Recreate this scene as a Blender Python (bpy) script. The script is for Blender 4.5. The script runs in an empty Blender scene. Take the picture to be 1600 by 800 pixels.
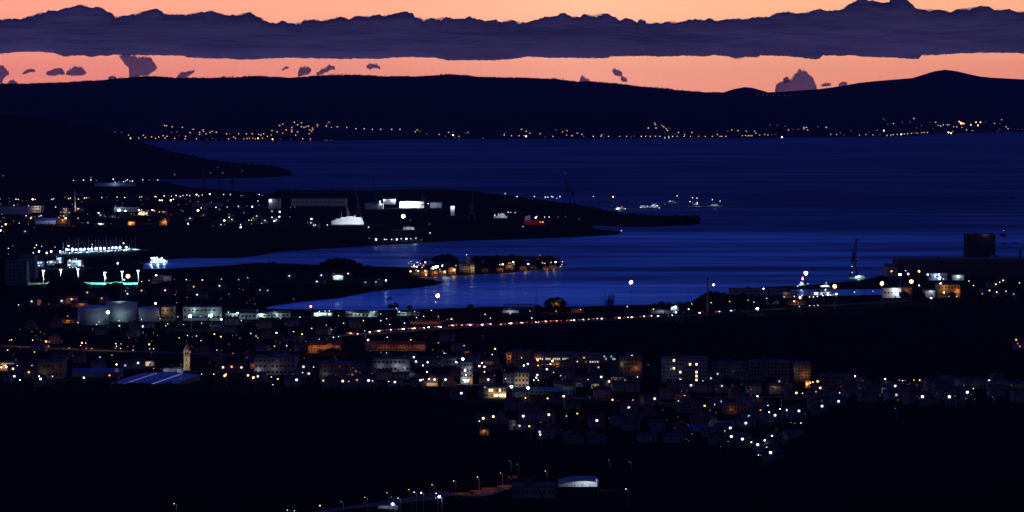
import bpy, math, random, re
import numpy as np
from mathutils import Vector, noise

random.seed(7)
scene = bpy.context.scene
col = scene.collection

# ---------------------------------------------------------------- camera
CAM_H = 210.0
FPX = 4000.0
TH = math.atan(250.0 / FPX)
cd = bpy.data.cameras.new("camera")
cam = bpy.data.objects.new("camera", cd)
col.objects.link(cam)
cam.location = (0, 0, CAM_H)
cam.rotation_euler = (math.pi / 2 - TH, 0, 0)
cd.sensor_width = 36.0
cd.lens = 90.0
cd.clip_start = 1.0
cd.clip_end = 300000.0
scene.camera = cam

# ---------------------------------------------------------------- view and sampling
scene.render.engine = 'CYCLES'
scene.view_settings.view_transform = 'Standard'
scene.view_settings.look = 'None'
scene.view_settings.exposure = 0.0
scene.view_settings.gamma = 1.0
scene.view_settings.use_curve_mapping = False
cy = scene.cycles
cy.use_denoising = True
cy.denoiser = 'OPENIMAGEDENOISE'
cy.max_bounces = 4
cy.diffuse_bounces = 2
cy.glossy_bounces = 2
cy.transmission_bounces = 2
cy.volume_bounces = 0
cy.transparent_max_bounces = 6
cy.caustics_reflective = False
cy.caustics_refractive = False
cy.use_light_tree = True
cy.use_adaptive_sampling = False
cy.sample_clamp_indirect = 2.0

# ---------------------------------------------------------------- dusk sky
world = bpy.data.worlds.new("World")
scene.world = world
world.use_nodes = True
wn, wl = world.node_tree.nodes, world.node_tree.links
wn.clear()
SUN_EL, SUN_AZ = math.radians(0.6), math.radians(0.0)
tc = wn.new('ShaderNodeTexCoord')
sep = wn.new('ShaderNodeSeparateXYZ'); wl.new(tc.outputs['Generated'], sep.inputs[0])
sky = wn.new('ShaderNodeTexSky')
sky.sky_type = 'NISHITA'
sky.sun_disc = False
sky.sun_elevation = SUN_EL
sky.sun_rotation = SUN_AZ
sky.altitude = 200
tint = wn.new('ShaderNodeMixRGB'); tint.blend_type = 'MULTIPLY'; tint.inputs[0].default_value = 1
wl.new(sky.outputs[0], tint.inputs[1]); tint.inputs[2].default_value = (0.16, 0.17, 0.62, 1)
# afterglow hugging the western horizon, fading into the blue hour above it
mr = wn.new('ShaderNodeMapRange'); mr.inputs[1].default_value = -0.02; mr.inputs[2].default_value = 0.38
wl.new(sep.outputs[2], mr.inputs[0])
def ramp_node(stops, nodes):
    r = nodes.new('ShaderNodeValToRGB')
    e = r.color_ramp.elements
    while len(e) > 1:
        e.remove(e[-1])
    e[0].position, e[0].color = stops[0][0], (*stops[0][1], 1)
    for p, c in stops[1:]:
        n = e.new(p); n.color = (*c, 1)
    return r
def zz(z): return (z + 0.02) / 0.40
glow = ramp_node([(0.0, (0.048, 0.038, 0.12)), (zz(-0.004), (0.048, 0.038, 0.12)), (zz(-0.001), (1.12, 0.34, 0.27)),
                  (zz(0.010), (1.12, 0.37, 0.27)), (zz(0.020), (1.14, 0.45, 0.30)), (zz(0.037), (1.14, 0.49, 0.31)),
                  (zz(0.048), (0.26, 0.16, 0.20)), (zz(0.065), (0.04, 0.08, 0.42)), (zz(0.18), (0.02, 0.075, 0.60)), (1.0, (0.012, 0.018, 0.165))], wn)
wl.new(mr.outputs[0], glow.inputs[0])
warm = ramp_node([(0.0, (0.97, 0.84, 0.92)), (0.38, (1.0, 1.0, 1.0)), (0.56, (1.08, 1.25, 1.2)), (0.75, (1.0, 1.1, 1.0)), (1.0, (0.97, 0.96, 0.90))], wn)
mx = wn.new('ShaderNodeMapRange'); mx.inputs[1].default_value = -0.22; mx.inputs[2].default_value = 0.22
wl.new(sep.outputs[0], mx.inputs[0]); wl.new(mx.outputs[0], warm.inputs[0])
gw = wn.new('ShaderNodeMixRGB'); gw.blend_type = 'MULTIPLY'; gw.inputs[0].default_value = 1
wl.new(glow.outputs[0], gw.inputs[1]); wl.new(warm.outputs[0], gw.inputs[2])
facing = wn.new('ShaderNodeMapRange'); facing.inputs[1].default_value = -0.1; facing.inputs[2].default_value = 0.9
wl.new(sep.outputs[1], facing.inputs[0])
tsc = wn.new('ShaderNodeMixRGB'); tsc.blend_type = 'MULTIPLY'; tsc.inputs[0].default_value = 1
wl.new(tint.outputs[0], tsc.inputs[1]); tsc.inputs[2].default_value = (0.20, 0.20, 0.30, 1)
mixw = wn.new('ShaderNodeMixRGB'); wl.new(facing.outputs[0], mixw.inputs[0])
wl.new(tsc.outputs[0], mixw.inputs[1]); wl.new(gw.outputs[0], mixw.inputs[2])
below = wn.new('ShaderNodeMapRange'); below.inputs[1].default_value = -0.03; below.inputs[2].default_value = 0.0
wl.new(sep.outputs[2], below.inputs[0])
mixb = wn.new('ShaderNodeMixRGB'); wl.new(below.outputs[0], mixb.inputs[0]); mixb.inputs[1].default_value = (0.070, 0.056, 0.185, 1); wl.new(mixw.outputs[0], mixb.inputs[2]); mixw = mixb  # glow added under the horizon to brighten the cloud undersides
bg = wn.new('ShaderNodeBackground'); bg.inputs[1].default_value = 1.0
wl.new(mixw.outputs[0], bg.inputs[0])
wo = wn.new('ShaderNodeOutputWorld'); wl.new(bg.outputs[0], wo.inputs[0])

# ---------------------------------------------------------------- picture <-> place
CT, ST = math.cos(TH), math.sin(TH)
def ray(x, y):
    cx, cyy = (x - 800.0) / FPX, (400.0 - y) / FPX
    return cx, CT + cyy * ST, -ST + cyy * CT
def UV(x, y):
    a, b, c = ray(x, y)
    return a / b, c / b              # lateral slope, vertical slope per metre of depth
def at(x, y, z=0.0):                 # where the sight line through (x, y) meets height z
    u, v = UV(x, y)
    D = (z - CAM_H) / v
    return Vector((u * D, D, z))
def at_depth(x, y, D):
    u, v = UV(x, y)
    return Vector((u * D, D, CAM_H + v * D))
def mpp(D): return D / FPX           # metres per photo pixel at a depth

# ---------------------------------------------------------------- materials
MATS = {}
def mat(name, color, rough=0.8, emit=None, strength=0.0, sample=True, noise_scale=None, noise_amt=0.35, spec=0.3, metal=0.0, alpha=None, trans=0.0):
    if name in MATS: return MATS[name]
    m = bpy.data.materials.new(name)
    m.use_nodes = True
    n, l = m.node_tree.nodes, m.node_tree.links
    p = n['Principled BSDF']
    p.inputs['Base Color'].default_value = (*color, 1)
    p.inputs['Roughness'].default_value = rough
    p.inputs['Specular IOR Level'].default_value = spec
    p.inputs['Metallic'].default_value = metal
    if emit:
        p.inputs['Emission Color'].default_value = (*emit, 1)
        p.inputs['Emission Strength'].default_value = strength
        m.cycles.emission_sampling = 'AUTO' if sample else 'NONE'
    if noise_scale:
        t = n.new('ShaderNodeTexCoord'); nt = n.new('ShaderNodeTexNoise')
        nt.inputs['Scale'].default_value = noise_scale; nt.inputs['Detail'].default_value = 6
        l.new(t.outputs['Object'], nt.inputs['Vector'])
        r = n.new('ShaderNodeMixRGB')
        r.inputs[1].default_value = (*[c * (1 - noise_amt) for c in color], 1)
        r.inputs[2].default_value = (*[min(1, c * (1 + noise_amt)) for c in color], 1)
        l.new(nt.outputs['Fac'], r.inputs[0]); l.new(r.outputs[0], p.inputs['Base Color'])
    MATS[name] = m
    return m
LC = {'w': (0.80, 0.90, 1.0), 'y': (1.0, 0.74, 0.42), 'o': (1.0, 0.36, 0.07), 'r': (1.0, 0.08, 0.05), 'g': (0.62, 1.0, 0.85), 'b': (0.45, 0.68, 1.0), 'p': (1.0, 0.56, 0.27)}
LCN = {'w': 'white', 'y': 'warm white', 'o': 'orange', 'r': 'red', 'g': 'greenish white', 'b': 'bluish white', 'p': 'pale amber'}
LSTR = {0: 0.9, 1: 3.6, 2: 12.0, 3: 30.0, 4: 60.0}
def lamp_mat(c, s, far=False):
    return mat(f"light_{LCN[c].replace(' ', '_')}_{s}{'_far' if far else ''}", (0.8, 0.8, 0.8), emit=LC[c], strength=LSTR[s] * (0.6 if far else 1), sample=(not far and s >= 1))
M_metal = mat('dull_metal', (0.22, 0.23, 0.25), 0.5)
M_dark = mat('dark_metal', (0.05, 0.05, 0.055), 0.6)
M_wall = [mat(f'plaster_{i}', c, 0.85, noise_scale=0.3, noise_amt=0.15) for i, c in enumerate([(0.24, 0.23, 0.21), (0.20, 0.18, 0.15), (0.28, 0.27, 0.26), (0.20, 0.16, 0.13)])]
M_roof = [mat(f'roof_tile_{i}', c, 0.85, noise_scale=1.2, noise_amt=0.25) for i, c in enumerate([(0.16, 0.07, 0.045), (0.12, 0.065, 0.05), (0.09, 0.09, 0.10)])]
M_conc = mat('concrete', (0.30, 0.29, 0.28), 0.9, noise_scale=0.15, noise_amt=0.2)
M_glass = mat('dark_pane', (0.02, 0.025, 0.035), 0.15, spec=0.5)
M_trunk = mat('bark', (0.06, 0.045, 0.035), 0.95)
M_leaf = mat('foliage', (0.035, 0.05, 0.025), 0.9, noise_scale=0.5, noise_amt=0.5, spec=0.1)
M_pine = mat('pine_foliage', (0.025, 0.04, 0.02), 0.9, noise_scale=0.4, noise_amt=0.5, spec=0.1)
M_asph = mat('asphalt', (0.05, 0.05, 0.05), 0.85, noise_scale=0.3, noise_amt=0.2)
M_white = mat('white_paint', (0.75, 0.76, 0.78), 0.5)
M_land = mat('scrub_ground', (0.018, 0.021, 0.015), 1.0, noise_scale=0.02, noise_amt=0.6, spec=0.0)
M_hill = mat('far_scrub', (0.022, 0.026, 0.02), 1.0, noise_scale=0.004, noise_amt=0.5, spec=0.0)

# ---------------------------------------------------------------- mesh helpers
class MB:
    def __init__(s): s.v, s.f, s.m = [], [], []
    def add(s, vs, fs, mi=0):
        o = len(s.v); s.v += [tuple(p) for p in vs]
        for f in fs: s.f.append(tuple(i + o for i in f)); s.m.append(mi)
    def box(s, x0, x1, y0, y1, z0, z1, mi=0, rz=0.0, c=(0, 0)):
        P = [(x0, y0, z0), (x1, y0, z0), (x1, y1, z0), (x0, y1, z0), (x0, y0, z1), (x1, y0, z1), (x1, y1, z1), (x0, y1, z1)]
        if rz:
            ca, sa = math.cos(rz), math.sin(rz)
            P = [(c[0] + (p[0] - c[0]) * ca - (p[1] - c[1]) * sa, c[1] + (p[0] - c[0]) * sa + (p[1] - c[1]) * ca, p[2]) for p in P]
        s.add(P, [(0, 3, 2, 1), (4, 5, 6, 7), (0, 1, 5, 4), (1, 2, 6, 5), (2, 3, 7, 6), (3, 0, 4, 7)], mi)
    def tube(s, a, b, r0, r1=None, n=6, mi=0):
        a, b = Vector(a), Vector(b); r1 = r0 if r1 is None else r1
        d = (b - a).normalized()
        t = d.orthogonal().normalized(); k = d.cross(t)
        vs = []
        for p, r in ((a, r0), (b, r1)):
            for i in range(n):
                w = 2 * math.pi * i / n
                vs.append(p + t * (math.cos(w) * r) + k * (math.sin(w) * r))
        fs = [(i, (i + 1) % n, n + (i + 1) % n, n + i) for i in range(n)] + [tuple(range(n))[::-1], tuple(range(n, 2 * n))]
        s.add(vs, fs, mi)
    def ball(s, c, r, mi=0, sub=1, squash=1.0):
        vs, fs = ICO[sub]
        s.add([(c[0] + v[0] * r, c[1] + v[1] * r, c[2] + v[2] * r * squash) for v in vs], fs, mi)
    def gable(s, w, d, z, rise, over=0.3, mi=0, axis='x'):
        # a pitched roof over a w x d box centred on the origin, eaves at z
        w2, d2, t = w / 2 + over, d / 2 + over, 0.2
        if axis == 'x':
            P = [(-w2, -d2, z), (w2, -d2, z), (w2, d2, z), (-w2, d2, z), (-w2, 0, z + rise), (w2, 0, z + rise)]
            F = [(0, 1, 5, 4), (2, 3, 4, 5), (3, 0, 4), (1, 2, 5), (0, 3, 2, 1)]
        else:
            P = [(-w2, -d2, z), (w2, -d2, z), (w2, d2, z), (-w2, d2, z), (0, -d2, z + rise), (0, d2, z + rise)]
            F = [(0, 4, 5, 3), (1, 2, 5, 4), (0, 1, 4), (2, 3, 5), (0, 3, 2, 1)]
        s.add(P, F, mi)
    def mesh(s, name, mats):
        me = bpy.data.meshes.new(name)
        me.from_pydata(s.v, [], s.f)
        for m in (mats if isinstance(mats, (list, tuple)) else [mats]): me.materials.append(m)
        if any(s.m): me.polygons.foreach_set('material_index', s.m)
        me.update()
        return me
    def build(s, name, mats, parent=None, loc=None, rz=0):
        return put(name, s.mesh(name, mats), parent, loc, rz)
def put(name, me, parent=None, loc=None, rz=0):
    o = bpy.data.objects.new(name, me); col.objects.link(o)
    if parent: o.parent = parent
    if loc is not None: o.location = loc
    if rz: o.rotation_euler.z = rz
    return o
def _ico():
    import bmesh
    out = {}
    for sub in (1, 2, 3):
        b = bmesh.new(); bmesh.ops.create_icosphere(b, subdivisions=sub, radius=1.0)
        out[sub] = ([v.co.copy() for v in b.verts], [tuple(v.index for v in f.verts) for f in b.faces]); b.free()
    return out
ICO = _ico()
THINGS = []
def tag(o, label, cat, group=None, px=None, kind=None):
    o['label'] = label; o['category'] = cat
    if group: o['group'] = group
    if kind: o['kind'] = kind
    THINGS.append((o, px[0] if px else 0))
    return o
def empty(name, loc, rz=0):
    o = bpy.data.objects.new(name, None); col.objects.link(o)
    o.location = loc; o.rotation_euler.z = rz; o.empty_display_size = 0.5
    return o
def struct(o, kind='structure'):
    o['kind'] = kind; return o
def point_light(parent, loc, energy, color, radius=0.25, spot=None):
    ld = bpy.data.lights.new('lamp_light', 'SPOT' if spot else 'POINT')
    ld.energy = energy; ld.color = color; ld.shadow_soft_size = radius
    if spot: ld.spot_size = spot; ld.spot_blend = 0.6
    o = bpy.data.objects.new('lamp_light', ld); col.objects.link(o)
    o.location = loc
    if parent: o.parent = parent
    return o

# ---------------------------------------------------------------- relief of the land
def poly_world(pts): return np.array([at(x, y, 0.0)[:2] for x, y in pts])
LAND = [poly_world(p) for p in [
    # harbour peninsula
    [(-900, 500), (-900, 274), (-200, 274), (215, 277), (240, 283), (262, 284), (300, 294), (420, 303), (560, 305), (700, 312), (850, 325), (930, 335),
     (965, 342), (1085, 345), (1097, 348), (1080, 352), (1000, 355), (925, 352.5), (928, 358), (972, 362), (965, 367), (900, 370.5), (800, 374),
     (700, 377), (600, 383), (520, 388), (440, 393), (400, 400), (370, 403), (300, 403), (262, 405), (238, 406), (226, 412), (222, 422), (222, 500)],
    # middle peninsula with the village on its tip
    [(-900, 520), (-900, 425), (240, 422), (262, 421), (340, 417), (400, 412), (560, 417), (640, 419), (665, 414), (760, 410), (860, 409), (884, 412.5), (888, 414),
     (850, 420.5), (800, 426), (720, 430.5), (650, 433), (675, 436.5), (693, 441), (680, 446), (640, 451), (590, 454), (530, 466), (470, 472), (420, 479), (408, 486), (380, 530)],
    # near mainland
    [(-900, 2000), (-900, 470), (380, 470), (420, 484), (470, 484.5), (600, 486), (700, 483), (760, 481), (880, 480.5), (1000, 478), (1100, 474),
     (1150, 466), (1195, 463), (1300, 463.5), (1370, 462.5), (1392, 459), (1398, 454), (1386, 451.5), (1180, 453), (1176, 450), (1240, 448), (1335, 440), (1380, 430), (1420, 422), (1560, 416), (2500, 410), (2500, 2000)],
]]
def sdist(X, Y, P):
    best = np.full(X.shape, 1e18); inside = np.zeros(X.shape, bool)
    n = len(P)
    for i in range(n):
        ax, ay = P[i]; bx, by = P[(i + 1) % n]
        ex, ey = bx - ax, by - ay
        t = np.clip(((X - ax) * ex + (Y - ay) * ey) / (ex * ex + ey * ey + 1e-9), 0, 1)
        d = (X - ax - t * ex) ** 2 + (Y - ay - t * ey) ** 2
        best = np.minimum(best, d)
        cond = ((ay > Y) != (by > Y))
        with np.errstate(divide='ignore', invalid='ignore'):
            xi = ax + (Y - ay) / (by - ay + 1e-12) * ex
        inside ^= cond & (X < xi)
    return np.where(inside, 1, -1) * np.sqrt(best)
def lerp_tab(t, tab):
    return np.interp(t, [a for a, b in tab], [b for a, b in tab])
def sstep(a, b, x):
    t = np.clip((x - a) / (b - a), 0, 1); return t * t * (3 - 2 * t)
B_MID = [(300, 115), (700, 78), (1000, 44), (1100, 33), (1200, 22), (1300, 14), (1450, 8), (1900, 2.5), (1e6, 2.5)]
B_LEFT = [(300, 115), (700, 78), (1000, 46), (1100, 41), (1300, 33), (1600, 28.2), (1640, 25), (1750, 6), (1900, 2.5), (1e6, 2.5)]
B_RIGHT = [(300, 115), (700, 90), (900, 76), (1200, 56), (1500, 36.5), (1550, 30), (1640, 9), (1900, 2.5), (1e6, 2.5)]
def wob(X, Y, s, seed=0.0):
    return (np.sin(X / s + 1.3 + seed) * np.cos(Y / (s * 0.8) + seed * 2.1) + 0.6 * np.sin(X / (s * 0.43) + Y / (s * 0.6) + seed) + 0.4 * np.sin(X / (s * 0.21) - Y / (s * 0.3) + 2 * seed)) / 2.0
def land_z(X, Y):
    X = np.asarray(X, float); Y = np.asarray(Y, float)
    sd = np.max([sdist(X, Y, P) for P in LAND], axis=0)
    base = np.clip(sd * 0.15, -4, 2.5)
    px = 800 + FPX * X / np.maximum(Y, 1) / 1.003
    wl_ = 1 - sstep(570, 770, px)
    wr_ = sstep(1130, 1480, px)
    prof = lerp_tab(Y, B_MID); prof = prof + wl_ * (lerp_tab(Y, B_LEFT) - lerp_tab(Y, B_MID)) + wr_ * (lerp_tab(Y, B_RIGHT) - lerp_tab(Y, B_MID))
    amp = np.clip((prof - 6) / 30, 0, 1)
    return np.where(base >= 2.5, prof + amp * 1.4 * wob(X, Y, 45), base)
HILLS = {
 'island_hills': dict(sky=[(-260, 140), (0, 132), (50, 131), (100, 129), (150, 126), (200, 121.5), (240, 119.5), (275, 122), (340, 122), (375, 120.5), (400, 118.5), (420, 120.5), (450, 121.5), (475, 120.5), (500, 118.5),
      (540, 117.5), (575, 117.5), (600, 119.5), (650, 119.5), (670, 118), (700, 117), (730, 118), (745, 120.5), (800, 121.5), (850, 123), (870, 123.5), (900, 127.5), (930, 128), (975, 132), (1000, 135.5), (1025, 137.5), (1060, 141),
      (1100, 144), (1140, 145.5), (1200, 147), (1300, 152), (1380, 175), (1430, 200), (1455, 213)],
      front=[(-260, 221), (180, 221), (300, 220), (480, 220.3), (700, 217.5), (1000, 216.5), (1200, 215.5), (1455, 213)], depth=2400, u=(-300, 1455), tree=1.0),
 'headland_peak': dict(sky=[(1040, 205), (1120, 160), (1160, 148.5), (1195, 144.5), (1240, 142), (1280, 139), (1300, 136.5), (1345, 129), (1375, 126), (1425, 122), (1440, 117.5), (1460, 111.3), (1477, 108.8), (1495, 111.3), (1515, 116), (1530, 119.3), (1550, 121.3), (1600, 124), (1700, 130), (1900, 142)],
      front=[(1040, 216.3), (1200, 215.3), (1260, 214.8), (1350, 213.8), (1420, 212.5), (1450, 210), (1520, 207.5), (1600, 206.5), (1900, 205)], depth=2900, u=(1040, 1900), tree=0.25),
 'distant_island': dict(sky=[(1090, 168), (1125, 146), (1145, 139.5), (1163, 136), (1175, 137), (1195, 142.5), (1215, 150), (1240, 165)], front=[(1090, 195), (1240, 195)], depth=1200, u=(1090, 1240), tree=0.0),
 'left_hill': dict(sky=[(-500, 165), (0, 177), (60, 184), (110, 191), (160, 202), (195, 215), (230, 226), (270, 238), (330, 251), (385, 257), (425, 260.5), (445, 265), (453, 268.5), (459, 273)],
      front=[(-500, 281), (200, 281), (300, 280), (380, 278.5), (430, 277), (459, 273.5)], depth=900, dtab=([-500, 150, 300, 400, 440, 459], [900, 900, 600, 260, 150, 60]), u=(-500, 459), tree=0.6),
}
for h in HILLS.values():
    h['su'] = [UV(x, y)[0] for x, y in h['sky']]; h['sv'] = [UV(x, y)[1] for x, y in h['sky']]
    h['fu'] = [UV(x, y)[0] for x, y in h['front']]; h['fd'] = [at(x, y)[1] for x, y in h['front']]
    h['du'] = ([UV(x, 200)[0] for x in h['dtab'][0]], h['dtab'][1]) if 'dtab' in h else ([-1, 1], [h['depth'], h['depth']])
    h['ur'] = (UV(h['u'][0], 200)[0], UV(h['u'][1], 200)[0])
def hill_z(h, U, D):
    D0 = np.interp(U, h['fu'], h['fd']); dep = np.interp(U, *h['du']); D1 = D0 + dep
    v = np.interp(U, h['su'], h['sv'])
    zr = CAM_H + v * D1
    t = (D - D0) / dep
    s = np.where(t < 1, np.sin(np.clip(t, 0, 1) * math.pi / 2) ** 1.7, np.clip(1 - (t - 1) ** 2 * 0.9, 0, 1))
    rel = wob(U * D, D, 420, 1.7) * 0.10 * np.clip(s * (1 - s) * 4, 0, 1) + wob(U * D, D, 120, 0.4) * 0.03 * np.clip(s * (1 - s) * 4, 0, 1)
    z = np.maximum(zr, 0) * (s + rel) + np.where(t < 0, t * 60, 0)
    out = (U < h['ur'][0]) | (U > h['ur'][1])
    return np.where(out, -50, np.where(zr < 1, -1.0, z) + 0 * t)
def T(X, Y):
    X = np.atleast_1d(np.asarray(X, float)); Y = np.atleast_1d(np.asarray(Y, float))
    z = land_z(X, Y) if float(Y.min()) < 7200 else np.full(X.shape, -4.0)
    for h in HILLS.values():
        z = np.maximum(z, hill_z(h, X / Y, Y))
    return z
_GU = np.linspace(-0.27, 0.27, 900)
_GD = np.concatenate([np.arange(320, 2000, 10.0), np.arange(2000, 7300, 9.0), np.arange(7300, 18000, 40.0)])
_a, _b = np.meshgrid(_GD, _GU, indexing='ij')
_GZ = T((_a * _b).ravel(), _a.ravel()).reshape(_a.shape)
def _col(u):
    f = (u - _GU[0]) / (_GU[1] - _GU[0]); f = min(max(f, 0), len(_GU) - 1.001); i = int(f); f -= i
    return _GZ[:, i] * (1 - f) + _GZ[:, i + 1] * f
def t1(x, y): return float(np.interp(y, _GD, _col(x / y)))
def on_ground(x, y, h=0.0):
    """the first spot along the sight line whose point h metres above the ground is seen at (x, y)"""
    u, v = UV(x, y)
    zc = np.maximum(_col(u), 0.4)
    d = (CAM_H + v * _GD) - (zc + h)
    k = np.nonzero(d <= 0)[0]
    if len(k) == 0: D = (h - CAM_H) / v if v < 0 else 9000.0
    else:
        i = k[0]
        D = _GD[i] if i == 0 else _GD[i - 1] + (_GD[i] - _GD[i - 1]) * d[i - 1] / (d[i - 1] - d[i])
    return Vector((u * D, D, max(float(np.interp(D, _GD, zc)), 0.4)))

# ---- ground sheet
rows = list(np.arange(380, 1400, 9.0)) + [at(800, y, 0)[1] for y in np.arange(748, 470, -0.9)] + [at(800, y, 0)[1] for y in np.arange(470, 271, -0.5)]
rows = sorted(set(round(float(r), 2) for r in rows if r < 6980))
us = np.linspace(-0.235, 0.235, 640)
R = np.array(rows)
DD, UU = np.meshgrid(R, us, indexing='ij')
XX = UU * DD
ZZ = land_z(XX.ravel(), DD.ravel())
def grid_mesh(name, X, Y, Z, nr, nc, material):
    vs = np.stack([X.ravel(), Y.ravel(), Z.ravel()], 1)
    idx = np.arange(nr * nc).reshape(nr, nc)
    a, b, c, d = idx[:-1, :-1].ravel(), idx[:-1, 1:].ravel(), idx[1:, 1:].ravel(), idx[1:, :-1].ravel()
    fs = np.stack([a, b, c, d], 1)
    me = bpy.data.meshes.new(name)
    me.vertices.add(len(vs)); me.vertices.foreach_set('co', vs.ravel().astype(np.float32))
    me.loops.add(fs.size); me.loops.foreach_set('vertex_index', fs.ravel().astype(np.int32))
    me.polygons.add(len(fs)); me.polygons.foreach_set('loop_start', np.arange(0, fs.size, 4, dtype=np.int32))
    me.materials.append(material)
    me.update(calc_edges=True); me.validate()
    me.polygons.foreach_set('use_smooth', np.ones(len(fs), bool))
    return put(name, me)
struct(grid_mesh('ground', XX, DD, ZZ, len(R), len(us), M_land))
# ---- far hills
for nm, h in HILLS.items():
    nc = 700
    uu = np.linspace(h['ur'][0] + 1e-5, h['ur'][1] - 1e-5, nc)
    tt = np.concatenate([np.linspace(-0.03, 1.0, 46), np.linspace(1.06, 1.9, 10)])
    D0 = np.interp(uu, h['fu'], h['fd'])
    Dg = D0[None, :] + tt[:, None] * np.interp(uu, *h['du'])[None, :]
    Ug = np.repeat(uu[None, :], len(tt), 0)
    Zg = hill_z(h, Ug, Dg)
    Zg = np.maximum(Zg, -4)
    struct(grid_mesh(nm, Ug * Dg, Dg, Zg, len(tt), nc, M_hill))

# ---- sea
def sea_material():
    m = bpy.data.materials.new('sea_water'); m.use_nodes = True
    n, l = m.node_tree.nodes, m.node_tree.links
    n.remove(n['Principled BSDF'])
    p = n.new('ShaderNodeBsdfGlossy'); p.inputs['Color'].default_value = (0.16, 0.30, 0.52, 1)
    deep = n.new('ShaderNodeBsdfDiffuse'); deep.inputs[0].default_value = (0.001, 0.004, 0.03, 1)
    fr = n.new('ShaderNodeFresnel'); fr.inputs[0].default_value = 1.33
    mxs = n.new('ShaderNodeMixShader'); l.new(fr.outputs[0], mxs.inputs[0]); l.new(deep.outputs[0], mxs.inputs[1]); l.new(p.outputs[0], mxs.inputs[2])
    l.new(mxs.outputs[0], n['Material Output'].inputs[0])
    g = n.new('ShaderNodeNewGeometry')
    def streak(sx, sy, det, dist):
        mp = n.new('ShaderNodeMapping'); mp.inputs['Scale'].default_value = (1 / sx, 1 / sy, 1)
        mp.inputs['Rotation'].default_value = (0, 0, math.radians(-4))
        l.new(g.outputs['Position'], mp.inputs[0])
        t = n.new('ShaderNodeTexNoise'); t.inputs['Scale'].default_value = 1; t.inputs['Detail'].default_value = det
        t.inputs['Distortion'].default_value = dist
        l.new(mp.outputs[0], t.inputs['Vector']); return t
    a, b, c = streak(1500, 330, 3, 0.3), streak(420, 60, 4, 0.4), streak(110, 14, 4, 0.2)
    s1 = n.new('ShaderNodeMath'); s1.operation = 'MULTIPLY_ADD'; l.new(a.outputs[0], s1.inputs[0]); s1.inputs[1].default_value = 0.9
    s0 = n.new('ShaderNodeMath'); s0.operation = 'MULTIPLY_ADD'; l.new(b.outputs[0], s0.inputs[0]); s0.inputs[1].default_value = 0.8
    s2 = n.new('ShaderNodeMath'); s2.operation = 'MULTIPLY'; l.new(c.outputs[0], s2.inputs[0]); s2.inputs[1].default_value = 0.45
    l.new(s2.outputs[0], s0.inputs[2]); l.new(s0.outputs[0], s1.inputs[2])
    rr = n.new('ShaderNodeMapRange'); rr.inputs[1].default_value = 0.80; rr.inputs[2].default_value = 1.35
    rr.inputs[3].default_value = 0.44; rr.inputs[4].default_value = 0.20
    l.new(s1.outputs[0], rr.inputs[0])
    sy = n.new('ShaderNodeSeparateXYZ'); l.new(g.outputs['Position'], sy.inputs[0])
    wr = n.new('ShaderNodeMapRange'); wr.inputs[1].default_value = 2700; wr.inputs[2].default_value = 5200; wr.inputs[3].default_value = 0.0; wr.inputs[4].default_value = 0.26
    l.new(sy.outputs[1], wr.inputs[0])
    ad = n.new('ShaderNodeMath'); ad.operation = 'ADD'; l.new(rr.outputs[0], ad.inputs[0]); l.new(wr.outputs[0], ad.inputs[1])
    l.new(ad.outputs[0], p.inputs['Roughness'])
    # sky sheen of rippled and slick lanes, dimmer far off, painted into gloss colour
    ln = n.new('ShaderNodeMapRange'); ln.inputs[1].default_value = 0.84; ln.inputs[2].default_value = 1.36; ln.interpolation_type = 'SMOOTHSTEP'
    ln.inputs[3].default_value = 0.24; ln.inputs[4].default_value = 1.0
    l.new(s1.outputs[0], ln.inputs[0])
    op = n.new('ShaderNodeMapRange'); op.inputs[1].default_value = 2500; op.inputs[2].default_value = 5600; op.inputs[3].default_value = 1.1; op.inputs[4].default_value = 0.34; op.clamp = True
    l.new(sy.outputs[1], op.inputs[0])
    ml = n.new('ShaderNodeMath'); ml.operation = 'MULTIPLY'; l.new(ln.outputs[0], ml.inputs[0]); l.new(op.outputs[0], ml.inputs[1])
    far_ = n.new('ShaderNodeMath'); far_.operation = 'ADD'; far_.inputs[1].default_value = 0.16; l.new(ml.outputs[0], far_.inputs[0])
    gc = n.new('ShaderNodeMixRGB'); gc.blend_type = 'MIX'; gc.inputs[1].default_value = (0.0, 0.0, 0.0, 1); gc.inputs[2].default_value = (0.46, 0.68, 0.90, 1)
    l.new(far_.outputs[0], gc.inputs[0]); l.new(gc.outputs[0], p.inputs['Color'])
    wv = n.new('ShaderNodeTexNoise'); wv.inputs['Scale'].default_value = 0.12; wv.inputs['Detail'].default_value = 3
    l.new(g.outputs['Position'], wv.inputs['Vector'])
    bp = n.new('ShaderNodeBump'); bp.inputs['Strength'].default_value = 0.35; bp.inputs['Distance'].default_value = 0.25
    l.new(wv.outputs[0], bp.inputs['Height']); l.new(bp.outputs[0], p.inputs['Normal']); l.new(bp.outputs[0], fr.inputs['Normal'])
    return m
mb = MB(); mb.add([(-8800, 900, 0), (8800, 900, 0), (8800, 18800, 0), (-8800, 18800, 0)], [(0, 1, 2, 3)])
struct(mb.build('sea', sea_material()))

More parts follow.
